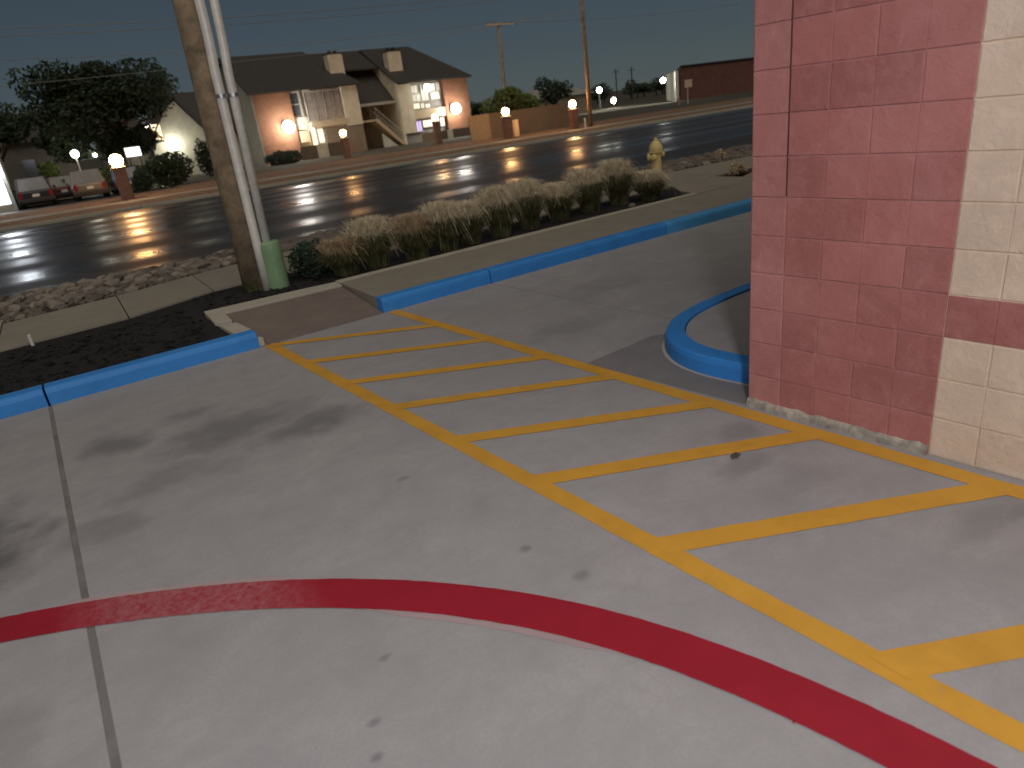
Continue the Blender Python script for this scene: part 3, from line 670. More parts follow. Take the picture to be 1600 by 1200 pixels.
# feather grasses along the walk
GR = [(2.78,8.22,.50,'lowest straw grass clump next to the dark green shrub'),(3.22,8.35,.56,'straw coloured feather grass clump, second from the dark shrub'),
      (3.68,8.22,.52,'feather grass clump with green front, third from the dark shrub'),(4.14,8.2,.60,'pale combed feather grass clump, fourth from the dark shrub'),
      (4.62,8.3,.66,'feather grass clump at the middle of the row, fifth from shrub'),(5.12,8.28,.64,'feather grass clump, sixth in the row from the dark shrub'),
      (5.72,8.32,.66,'tall feather grass clump, seventh in the row from the shrub'),(6.36,8.4,.62,'round feather grass clump, third from the hydrant end of the row'),
      (6.98,8.5,.64,'wide feather grass clump, second from the hydrant end of the row'),(7.62,8.56,.66,'bushy tan feather grass clump just left of the fire hydrant'),
      (8.08,8.38,.52,'pinkish feather grass clump in front of the fire hydrant, last in row')]
for i, (x, y, h, lab) in enumerate(GR):
    x += random.uniform(-.07,.07); y += random.uniform(-.10,.08)
    g_ = empty('feather_grass', (x,y,.115), lab, 'grass clump', 'feather grasses along the concrete walk')
    sc_ = random.uniform(.78,1.14); mb = MB(); tuft(mb, (x-.02,y-.02,.11), 1200, h*.66*sc_, .28, (-.05,-.01), .006, .55); mb.build('leaf_blades', M['blade'], g_, fix=False)
    mb = MB(); swing = random.uniform(-.5,.5)
    for k in range(2600):
        back = random.random() < .68
        a = random.gauss(.45+swing, .85) if back else random.uniform(.2, 6.0); R1 = random.uniform(.06,.38) if back else random.uniform(.05,.24); d = R1/.42
        r0 = .12*math.sqrt(random.random()); b0 = random.uniform(0, 6.283); p = Vector((x-.08+r0*math.cos(b0), y+.04+r0*math.sin(b0), .11))
        Hh = h*1.1*sc_*random.uniform(.72,1.05)*(1-.12*d); th = math.pi/2*(.72+(1.05 if k % 5 < 2 else .62)*d*random.uniform(.5,1.3)); dr = Vector((math.cos(a), math.sin(a), 0)); b1 = random.uniform(0, 6.283); w = Vector((math.cos(b1), math.sin(b1), 0))*random.uniform(.0028,.0052)
        t0 = random.uniform(.18,.5); vs = []
        for j in range(7):
            t = t0 + (1-t0)*j/6; q = p + dr*R1*t**1.25 + Vector((random.uniform(-.005,.005), 0, Hh*math.sin(t*th))); ww = w*(1-.7*(t-t0)/(1-t0)); vs += [q-ww, q+ww]
        mb.add(vs, [(2*j,2*j+1,2*j+3,2*j+2) for j in range(6)])
    mb.build('plumes', M['plume'] if i not in (0,2) else M['plume2'], g_, fix=False)
def leaf_cloud(mb, c, rad, n, size, flat=1.0, shell=.55, lobes=None, seed=0):
    rnd = random.Random(seed); lobes = lobes or [(0,0,0,1)]
    for i in range(n):
        lx, ly, lz, lr = rnd.choice(lobes)
        while True:
            v = Vector((rnd.uniform(-1,1), rnd.uniform(-1,1), rnd.uniform(-1,1)))
            if shell**2*.6 < v.length_squared < 1: break
        k = 1 + .28*noise.noise(v*2.1 + Vector((seed,lx,ly)))
        p = Vector((c[0]+(lx+v.x*lr*k)*rad[0], c[1]+(ly+v.y*lr*k)*rad[1], c[2]+(lz+v.z*lr*k)*rad[2]))
        if noise.noise(p*(1.6/max(rad))*3 + Vector((seed*3,0,0))) < -.28: continue
        a = Vector((rnd.gauss(0,1), rnd.gauss(0,1), rnd.gauss(0,1))).normalized(); b = a.orthogonal().normalized(); s_ = size*rnd.uniform(.6,1.4)
        u = a*s_; w = b*s_*.55
        mb.add([p-u, p+w, p+u, p-w], [(0,1,2,3)])
def bush(name, c, rad, n, size, mat, label, cat='shrub', group=None, seed=1, lobes=None, stem=True):
    e = empty(name, (c[0],c[1],c[2]-rad[2]), label, cat, group)
    mb = MB(); leaf_cloud(mb, c, rad, n, size, seed=seed, lobes=lobes, shell=.3); mb.build('foliage', mat, e, fix=False)
    mb = MB(); rnd = random.Random(seed)
    for k in range(6):
        a = rnd.uniform(0,6.28); mb.tube([(c[0]+.05*rad[0]*math.cos(a),c[1]+.05*rad[1]*math.sin(a),c[2]-rad[2]-.05),(c[0]+.3*rad[0]*math.cos(a),c[1]+.3*rad[1]*math.sin(a),c[2]-.2*rad[2]),(c[0]+.6*rad[0]*math.cos(a),c[1]+.6*rad[1]*math.sin(a),c[2]+.4*rad[2])], [.03*rad[2]+.006,.02*rad[2]+.004,.006*rad[2]+.002], 6)
    mb.build('stem', M['bark'], e); return e
bush('low_shrub', (2.45,8.55,.33), (.30,.27,.24), 2600, .022, M['shrub'], 'dark green low shrub between the green cable guard and the grasses', seed=3)
bush('low_plant', (10.75,8.75,.24), (.15,.15,.12), 500, .022, M['plume2'], 'small dry plant in the soil bed nearest the red wall', seed=5)
bush('low_plant', (10.45,8.62,.20), (.10,.10,.08), 300, .02, M['plume2'], 'smallest dry sprig in the soil bed near the red wall', seed=6)
bush('low_plant', (12.6,10.75,.22), (.13,.13,.14), 380, .02, M['plume2'], 'little yellowish weed at the far end of the rock strip', seed=8)
MB().ball((7.35,7.99,.16), .06, 10, 6, .8).build('garden_rock', M['stone'], label='pale round rock between the grass clumps near the hydrant', cat='rock', smooth=True)

# fire hydrant
hx, hy, hz = 10.5, 10.62, .12
hy_ = empty('fire_hydrant', (hx,hy,hz), 'pale yellow fire hydrant standing behind the last grass clump', 'fire hydrant')
MB().lathe((hx,hy,hz), [(.16,0),(.16,.03),(.115,.04),(.105,.09),(.10,.42),(.105,.43),(.145,.44),(.145,.475),(.12,.48)], 20).build('barrel', M['hydrant'], hy_, smooth=False)
MB().lathe((hx,hy,hz), [(.135,.475),(.14,.51),(.128,.57),(.10,.625),(.06,.66),(.045,.67),(.045,.69),(.03,.70),(.03,.735)], 20).build('bonnet', M['hydrant'], hy_)
V0 = Vector((-hx,-hy,0)).normalized(); V1 = Vector((-V0.y, V0.x, 0))
def nozzle(d, r, L, z):
    p = Vector((hx,hy,hz+z)); o = MB().tube([p+d*.08,p+d*(.10+L*.5)], r*.82, 14).build('nozzle', M['hydrant'], hy_)
    MB().tube([p+d*(.10+L*.4),p+d*(.10+L),p+d*(.115+L)], [r,r,r*.5], 14).build('cap', M['hydrant'], o)
nozzle(-V1, .085, .07, .36); nozzle(V1, .055, .06, .40); nozzle((V0*.95+V1*-.3).normalized(), .06, .06, .36)
mb = MB()
for k in range(8): a = k*math.pi/4; mb.lathe((hx+.128*math.cos(a), hy+.128*math.sin(a), hz), [(.014,.43),(.014,.495)], 6)
mb.build('flange_bolts', M['hydrant'], hy_)

# ================================================================== ACROSS THE STREET
# brick pillars with sodium lamps
PL = [(3.13,39.9,1.50,.27,'brick lamp pillar with orange light in front of the parked cars',1.25),(18.35,49.2,1.27,.22,'brick lamp pillar with orange light before the patio fence',.9),
      (22.5+3.4,49.4,1.52,.22,'brick lamp pillar with warm light below the lit apartment windows',.9),(26.3,40.2,1.34,.22,'brick lamp pillar with orange light beside the round bush',1.0),(31.2,39.3,1.25,.22,'brick lamp pillar with orange light at the end of the wooden fence',1.0)]
for x, y, zl, w, lab, k in PL:
    zb = gz(y)-.05; e = empty('brick_pillar_lamp', (x,y,zb), lab, 'lamp', 'brick pillar lamps along the far sidewalk')
    MB().box(x-w,x+w,y-w,y+w,zb,zl-.30).build('pillar', M['brick_pillar'], e)
    MB().box(x-w-.04,x+w+.04,y-w-.04,y+w+.04,zl-.30,zl-.23).build('cap', M['edge'], e, bevel=.01)
    MB().tube([(x,y,zl-.23),(x,y,zl-.13)], .05, 8).build('neck', M['dark'], e)
    MB().ball((x,y,zl+.06), 0.24*k, 14, 8).build('globe', M['lamp_orange'], e, smooth=True)

# apartment building
FY = 60.0
ap = empty('apartment_building', (25,FY,-.5), 'two-storey apartment house with brick, cream siding, chimneys and lit windows', 'building')
ZB = -.55
def P(name, m, mb, parent=None, **k): return mb.build(name, m, parent or ap, **k)
P('wall', M['brick'], MB().box(15.5,18.5,FY,FY+12,ZB,5.0), label='orange brick wall')
P('wall', M['siding_grey'], MB().xprism([(FY+.02,ZB),(FY+12,ZB),(FY+12,5.0),(FY+6.5,8.15),(FY+.02,4.9)], 15.38,15.495), label='grey gable end')
P('wall', M['siding'], MB().box(18.505,24.4,FY+.7,FY+12,ZB,4.95))
P('corner_wall', M['siding'], MB().box(22.95,24.4,FY+.02,FY+.695,1.75,4.9), label='cream siding corner above the patio')
P('wall', M['tan_wall'], MB().box(20.9,24.38,FY+.1,FY+.69,ZB,1.745), label='tan ground floor wall')
w = P('window', M['glass'], MB().box(18.62,19.35,FY+.60,FY+.66,3.0,4.75)); P('frame', M['frame'], MB().box(18.52,18.62,FY+.5,FY+.68,2.9,4.9).box(19.35,19.5,FY+.45,FY+.68,2.9,4.9).box(18.62,19.35,FY+.5,FY+.68,4.75,4.9).box(18.62,19.35,FY+.5,FY+.68,3.85,3.93), w)
P('panel', M['siding_white'], MB().box(18.6,19.7,FY+.4,FY+.69,1.9,2.88), label='white panel under the upper window')
xs_ = [19.75,20.55,21.35,22.15,22.9]
for a, b in zip(xs_, xs_[1:]):
    w = P('window', M['curtain'], MB().box(a+.06,b-.06,FY+.25,FY+.3,2.5,4.65)); P('frame', M['frame'], MB().box(a,a+.055,FY+.2,FY+.34,2.42,4.8).box(a+.055,b,FY+.2,FY+.34,4.66,4.8).box(a+.055,b,FY+.2,FY+.34,2.42,2.495), w)
P('balcony_rail', M['cream'], MB().box(19.8,22.94,FY-.05,FY+.18,1.92,2.4), label='cream band below the sunroom windows')
P('patio_wall', M['cream'], MB().box(18.7,19.5,FY+.1,FY+.4,.9,1.75))
w = P('patio_door', M['warm_win'], MB().box(19.72,20.1,FY+.3,FY+.36,.4,2.35)); P('frame', M['frame'], MB().box(19.62,19.71,FY+.28,FY+.4,.3,2.45).box(20.11,20.2,FY+.28,FY+.4,.3,2.45), w)
w = P('patio_door', M['lit_win'], MB().box(20.3,20.75,FY+.3,FY+.36,.7,1.8)); P('frame', M['frame'], MB().box(20.21,20.29,FY+.28,FY+.4,.3,1.9).box(20.76,20.84,FY+.28,FY+.4,.3,1.9), w)
for a, b, m in ((17.9,19.3,'fence'),(19.32,20.25,'siding_white'),(20.27,22.1,'fence'),(22.12,23.3,'tan_wall')):
    P('patio_fence', M[m], MB().box(a,b,FY-1.6,FY-1.52,ZB,.62))
# roof of the left wing, chimney
def gable_roof(x0, x1, ye, yr, ze, zr, hip_r=0, name='roof'):
    t = .14; mb = MB()
    mb.add([(x0,ye,ze),(x1,ye,ze),(x1-hip_r,yr,zr),(x0,yr,zr),(x0,2*yr-ye,ze),(x1,2*yr-ye,ze),
            (x0,ye,ze-t),(x1,ye,ze-t),(x1-hip_r,yr,zr-t),(x0,yr,zr-t),(x0,2*yr-ye,ze-t),(x1,2*yr-ye,ze-t)],
           [(0,1,2,3),(3,2,5,4),(6,9,8,7),(9,10,11,8),(0,6,7,1),(4,5,11,10),(0,3,9,6),(3,4,10,9),(1,7,11,5),(1,5,2),(7,8,11)])
    return P(name, M['shingle'], mb)
rA = gable_roof(15.1, 24.75, FY-.45, FY+6.5, 5.0, 8.35, 2.2)
ch = P('chimney', M['siding'], MB().box(23.0,24.3,FY+1.7,FY+2.7,4.9,7.55), rA); P('chimney_cap', M['dark'], MB().box(22.95,24.35,FY+1.65,FY+2.75,7.552,7.62).box(23.3,23.5,FY+2,FY+2.4,7.62,7.85).box(23.8,24,FY+2,FY+2.4,7.62,7.85), rA)
# breezeway roof and stairs between the wings
mb = MB(); mb.add([(24.0,FY+1.0,3.35),(28.6,FY+1.0,3.35),(28.6,FY+7,8.0),(24.0,FY+7,8.0),(24.0,FY+1.0,3.2),(28.6,FY+1.0,3.2),(28.6,FY+7,7.8),(24.0,FY+7,7.8)], [(0,1,2,3),(7,6,5,4),(0,4,5,1),(1,5,6,2),(2,6,7,3),(3,7,4,0)])
P('breezeway_roof', M['shingle'], mb)
P('fascia', M['frame'], MB().box(24.42,28.28,FY+.92,FY+.99,3.12,3.36))
P('breezeway_wall', M['tan_wall'], MB().box(24.45,28.25,FY+4,FY+4.2,ZB,5.0))
st_ = empty('staircase', (27,FY+1.2,ZB)); st_.parent = ap; st_.location = (27-25, 1.2, ZB+.5); ORG[st_.name] = Vector((27,FY+1.2,ZB))
for k in range(12):
    t = k/11; x = 26.0+2.3*t; z = 2.0-2.35*t; P('tread', M['cream'], MB().box(x-.14,x+.16,FY+.6,FY+1.7,z-.05,z), st_)
for y in (FY+.55, FY+1.75):
    P('stringer', M['cream'], MB().yprism([(25.85,1.75),(28.3,-.7),(28.5,-.5),(25.95,2.1)], y-.03, y+.03), st_)
    P('handrail', M['frame'], MB().tube([(25.9,y,2.95),(28.4,y,.5)], .04, 6), st_)
    for k in range(9): t = k/8; x = 25.95+2.35*t; P('baluster', M['frame'], MB().box(x-.02,x+.02,y-.02,y+.02,2.0-2.4*t,2.88-2.4*t), st_)
P('landing', M['cream'], MB().box(24.45,26.0,FY+.6,FY+3.9,1.82,1.98))
P('stair_wall', M['siding_white'], MB().yprism([(26.1,ZB),(27.6,ZB),(26.15,.75)], FY+.35, FY+.5))
# right wing
P('wall', M['siding_grey'], MB().box(28.3,32.75,FY+.5,FY+12,ZB,4.7))
P('gable_wall', M['siding'], MB().xprism([(FY+.02,ZB),(FY+12,ZB),(FY+12,4.6),(FY+6.5,7.9),(FY+.02,4.6)], 28.2,28.295), label='cream siding gable end beside the stairs')
P('corner_wall', M['siding'], MB().box(28.3,29.5,FY+.02,FY+.495,.45,4.55), label='cream siding column beside the lit windows')
P('wall', M['brick'], MB().box(32.76,35.35,FY,FY+12,ZB,4.7), label='orange brick end wall')
def lit(x0, x1, z0, z1, m, split=True):
    w = P('window', M[m], MB().box(x0+.05,x1-.05,FY+.40,FY+.44,z0+.05,z1-.05))
    P('frame', M['frame'], MB().box(x0-.02,x0+.045,FY+.36,FY+.48,z0-.05,z1+.05).box(x1-.045,x1+.02,FY+.36,FY+.48,z0-.05,z1+.05).box(x0+.046,x1-.046,FY+.36,FY+.48,z1-.045,z1+.05).box(x0+.046,x1-.046,FY+.36,FY+.48,z0-.05,z0+.045).box((x0+x1)/2-.02,(x0+x1)/2+.02,FY+.37,FY+.47,z0+.046,z1-.046), w)
for a in ((29.65,30.3,3.75,4.4,'dim_win'),(29.65,30.5,3.0,3.65,'dim_win'),(30.6,31.35,3.0,4.4,'dim_win'),(29.65,30.3,2.4,2.9,'lit_win'),(30.4,30.75,2.4,2.85,'lit_win'),(30.85,31.35,2.4,2.75,'lit_win'),(31.5,32.1,3.75,4.4,'lit_win'),(31.55,32.45,3.05,3.65,'lit_win'),(32.2,32.6,3.75,4.4,'dim_win'),
          (29.6,30.2,.45,1.4,'violet_win'),(30.3,31.5,.75,1.4,'lit_win'),(31.6,32.05,.65,1.45,'lit_win'),(32.15,32.6,.65,1.45,'lit_win')): lit(*a)
P('balcony_rail', M['cream'], MB().box(29.55,32.7,FY+.1,FY+.3,1.55,2.3), label='cream band between the lit windows')
for a, b, m in ((29.2,30.4,'tan_wall'),(30.42,31.8,'fence'),(31.82,32.4,'siding_white'),(32.42,34.2,'fence')): P('patio_fence', M[m], MB().box(a,b,FY-1.3,FY-1.22,ZB,.32))
rB = gable_roof(28.0, 35.7, FY-.4, FY+6.5, 4.72, 8.15, 2.6)
P('connecting_roof', M['shingle'], MB().add([(22,FY+3.2,6.35),(29.0,FY+3.2,6.35),(29.0,FY+7,8.15),(22.6,FY+7,8.15),(22,FY+3.2,6.2),(29,FY+3.2,6.2),(29,FY+7,7.9),(22.6,FY+7,7.9)], [(0,1,2,3),(7,6,5,4),(0,4,5,1),(1,5,6,2),(2,6,7,3),(3,7,4,0)]))
P('chimney', M['siding'], MB().box(28.55,29.85,FY+1.7,FY+2.7,4.8,7.4), rB); P('chimney_cap', M['dark'], MB().box(28.5,29.9,FY+1.65,FY+2.75,7.402,7.48).box(28.8,29,FY+2,FY+2.4,7.48,7.75).box(29.3,29.5,FY+2,FY+2.4,7.48,7.75), rB)
# wall lamps
def wall_lamp(x, y, z, r, m, label):
    e = empty('wall_lamp', (x,y,z), label, 'lamp')
    MB().box(x-r*.6,x+r*.6,y+r*.7,y+2.0*r,z-r*.5,z+r*.9).build('housing', M['dark'], e); MB().ball((x,y,z), r, 14, 8).build('globe', M[m], e, smooth=True)
wall_lamp(17.64, FY-.75, 2.24, .48, 'lamp_white', 'dazzling white flood lamp on the orange brick wall')
wall_lamp(30.9, FY-.45, 4.05, .30, 'lamp_globe', 'round white globe lamp in front of the upper lit windows')
wall_lamp(33.35, FY-.75, 2.02, .44, 'lamp_white', 'bright white flood lamp on the brick end wall')
wall_lamp(13.0, FY+1.2, 1.0, .15, 'lamp_globe', 'small porch lamp seen between the conduits of the utility pole')
bush('foundation_shrub', (15.9,56.6,.05), (1.5,.6,.55), 2600, .10, M['shrub'], 'clipped dark shrub below the brick wall and flood lamp', seed=21)

# gable cottage on the left
ct = empty('gable_house', (10.3,64.8,-.5), 'white steep-gabled house behind the big tree with lit window', 'building')
CY = 64.8
def C(name, m, mb, parent=None): return mb.build(name, m, parent or ct)
C('wall', M['siding_white'], MB().yprism([(8.0,ZB),(12.6,ZB),(12.6,2.3),(10.3,5.6),(8.0,2.3)], CY, CY+9))
mb = MB()
mb.add([(12.95,CY-.3,1.85),(10.3,CY-.3,5.75),(10.3,CY+9.2,5.75),(12.95,CY+9.2,1.85),(12.95,CY-.3,2.05),(10.3,CY-.3,5.95),(10.3,CY+9.2,5.95),(12.95,CY+9.2,2.05)], [(0,1,2,3),(7,6,5,4),(0,4,5,1),(1,5,6,2),(2,6,7,3),(3,7,4,0)])
mb.add([(7.65,CY-.3,1.85),(10.297,CY-.3,5.75),(10.297,CY+9.2,5.75),(7.65,CY+9.2,1.85),(7.65,CY-.3,2.05),(10.297,CY-.3,5.95),(10.297,CY+9.2,5.95),(7.65,CY+9.2,2.05)], [(0,1,2,3),(7,6,5,4),(0,4,5,1),(1,5,6,2),(2,6,7,3),(3,7,4,0)])
C('roof', M['shingle'], mb)
C('side_wing', M['siding'], MB().box(12.65,15.2,CY+2,CY+8,ZB,2.4)); C('wing_roof', M['shingle'], MB().add([(12.5,CY+1.6,2.35),(15.36,CY+1.6,2.35),(15.36,CY+6,6.2),(11.2,CY+6,6.2),(12.5,CY+1.6,2.2),(15.36,CY+1.6,2.2),(15.36,CY+6,6.0),(11.2,CY+6,6.0)], [(0,1,2,3),(7,6,5,4),(0,4,5,1),(1,5,6,2),(2,6,7,3),(3,7,4,0)]))
w = C('window', M['warm_win'], MB().box(8.35,8.95,CY-.04,CY-.006,2.5,3.7)); C('frame', M['frame'], MB().box(8.25,8.34,CY-.08,CY-.004,2.4,3.8).box(8.96,9.05,CY-.08,CY-.004,2.4,3.8).box(8.34,8.96,CY-.08,CY-.004,3.05,3.12), w)
C('left_wing', M['siding_grey'], MB().box(4.5,7.95,CY+.5,CY+8,ZB,3.2)); C('wing_roof', M['shingle'], MB().add([(4.2,CY+.2,3.2),(7.95,CY+.2,3.2),(7.95,CY+4.5,5.2),(4.2,CY+4.5,5.2),(4.2,CY+.2,3.05),(7.95,CY+.2,3.05),(7.95,CY+4.5,5.0),(4.2,CY+4.5,5.0)], [(0,1,2,3),(7,6,5,4),(0,4,5,1),(1,5,6,2),(2,6,7,3),(3,7,4,0)]))
wall_lamp(7.9, CY-.35, 3.45, .22, 'lamp_globe', 'round porch lamp beside the lit gable window')
e = empty('porch_light', (9.55,CY-.3,1.6), 'tall white porch light on the white gable wall', 'lamp')
MB().box(9.45,9.65,CY-.75,CY-.02,1.50,1.58).build('housing', M['dark'], e); MB().lathe((9.55,CY-.80,0), [(.2,1.6),(.24,1.7),(.24,2.2),(.16,2.42),(.05,2.5)], 14).build('diffuser', M['lamp_globe'], e, smooth=True)

# big oak
def tree(name, base, h, crown_c, rad, n, size, mat, label, seed, lobes=None, group=None, trunk_r=.35):
    e = empty(name, base, label, 'tree', group); rnd = random.Random(seed)
    mb = MB(); mb.tube([base, (base[0]+.1,base[1],base[2]+h*.3), (crown_c[0],crown_c[1],crown_c[2])], [trunk_r,trunk_r*.75,trunk_r*.35], 10)
    for k in range(9):
        a = rnd.uniform(0,6.28); t = Vector((crown_c[0]+math.cos(a)*rad[0]*.75, crown_c[1]+math.sin(a)*rad[1]*.75, crown_c[2]+rnd.uniform(-.4,.6)*rad[2])); b0 = Vector((base[0]+.1,base[1],base[2]+h*(.28+.02*k)))
        mb.tube([b0, b0.lerp(t,.5)+Vector((0,0,.25*rad[2])), t], [trunk_r*.4,trunk_r*.25,trunk_r*.08], 7)
    mb.build('trunk', M['bark'], e, smooth=True)
    mb = MB(); leaf_cloud(mb, crown_c, rad, n, size, seed=seed, lobes=lobes); mb.build('crown', mat, e, fix=False); return e
rl = random.Random(4); LB = [(rl.uniform(-.62,.62), rl.uniform(-.5,.5), rl.uniform(-.42,.5), rl.uniform(.3,.5)) for _ in range(16)]
LB += [(-.55,0,-.62,.34),(-.1,.1,-.7,.3),(.25,-.1,-.66,.30),(-.8,0,-.35,.28)]
tree('oak_tree', (4.9,58,-.45), 8.5, (5.0,58,5.0), (5.1,4.2,3.5), 30000, .15, M['oak'], 'large dark oak tree spreading over the parked cars', 31, LB)
tree('oak_tree', (-3.0,66,-.5), 7, (-3.0,66,4.2), (3.6,3,2.6), 5000, .17, M['oak'], 'dim tree behind the arched gate at the picture edge', 32, LB[:10])
bush('round_shrub', (6.5,48,.62), (1.35,1.0,.98), 4200, .09, M['oak'], 'big dark rounded shrub below the white gable wall', seed=22)
bush('round_shrub', (4.75,47.2,.25), (.62,.5,.62), 1500, .08, M['shrub'], 'dark shrub just right of the brick pillar lamp', seed=23)
bush('small_shrub', (9.5,52.5,.9), (.65,.5,1.2), 1800, .09, M['oak'], 'narrow upright shrub in front of the white gable wall', seed=24)
bush('lit_shrub', (.35,56.5,1.35), (.62,.5,.62), 1400, .10, M['bright_leaf'], 'bright green lamp-lit shrub behind the dark parked car', seed=25)
hd_ = bush('hedge', (3.5,50.5,.62), (2.7,.5,.58), 5000, .09, M['bright_leaf'], 'long yellow-green lamp-lit hedge behind the parked cars', 'hedge', seed=26)
# lamp post over the hedge, lit sign, arched gate
e = empty('garden_lamp', (2.1,55.5,-.45), 'white garden lamp on a slim post above the hedge', 'lamp')
MB().tube([(2.1,55.5,-.5),(2.1,55.5,2.0)], .05, 8).build('post', M['white'], e); MB().ball((2.1,55.5,2.2), .24, 12, 8).build('globe', M['lamp_globe'], e, smooth=True)
e = empty('garden_lamp', (3.35,57.5,-.45), 'small dim garden lamp right of the slim white one', 'lamp')
MB().tube([(3.35,57.5,-.5),(3.35,57.5,1.85)], .04, 8).build('post', M['dark'], e); MB().ball((3.35,57.5,1.98), .12, 10, 6).build('globe', M['lamp_globe'], e, smooth=True)
e = empty('lit_sign', (4.9,49.2,-.4), 'blank glowing white sign box on posts beside the pillar lamp', 'sign')
for x in (4.6,5.2): MB().box(x-.03,x+.03,49.2,49.26,-.4,1.6).build('post', M['dark'], e)
MB().box(4.45,5.35,49.15,49.3,1.58,2.16).build('box', M['white'], e); MB().box(4.49,5.31,49.135,49.148,1.62,2.12).build('face', M['sign_lit'], e)
gt = empty('arched_gate_house', (-3.4,47,-.4), 'grey gatehouse with glowing white arched window at picture edge', 'building')
MB().box(-6.2,-1.75,47.2,50.5,-.5,3.0).build('wall', M['siding_grey'], gt)
MB().box(-6.4,-1.5,46.9,50.8,3.0,3.25).build('roof', M['shingle'], gt)
arc = [(-2.75,.05),(-1.95,.05),(-1.95,1.25)] + [(-2.35+.4*math.cos(t), 1.25+.42*math.sin(t)) for t in [math.pi*k/10 for k in range(1,10)]] + [(-2.75,1.25)]
aw = MB().yprism(arc, 47.13, 47.18).build('arched_window', M['sign_lit'], gt)
mb = MB()
for k in range(3): mb.box(-2.55+.2*k-.01, -2.55+.2*k+.01, 47.10, 47.125, .05, 1.6)
for k in range(4): mb.box(-2.75,-1.95,47.095,47.099,.25+.3*k,.27+.3*k)
mb.build('glazing_bars', M['dark'], aw)
wall_lamp(-2.4, 46.75, 1.95, .26, 'lamp_cool', 'cool white lamp above the arched window at picture edge')
tn = empty('town_house', (-2,70,-.6), 'dim grey house behind the gatehouse under the trees', 'building')
MB().box(-9,2.5,70,78,-.6,3.6).build('wall', M['siding_grey'], tn); MB().add([(-9.3,69.6,3.6),(2.8,69.6,3.6),(2.8,74,6),(-9.3,74,6),(-9.3,78.4,3.6),(2.8,78.4,3.6)], [(0,1,2,3),(3,2,5,4),(0,3,4),(1,5,2),(0,4,5,1)]).build('roof', M['shingle'], tn)
for a in (-3.4,-1.2): MB().box(a,a+.9,69.95,69.99,1.0,2.3).build('window', M['glass'], tn)

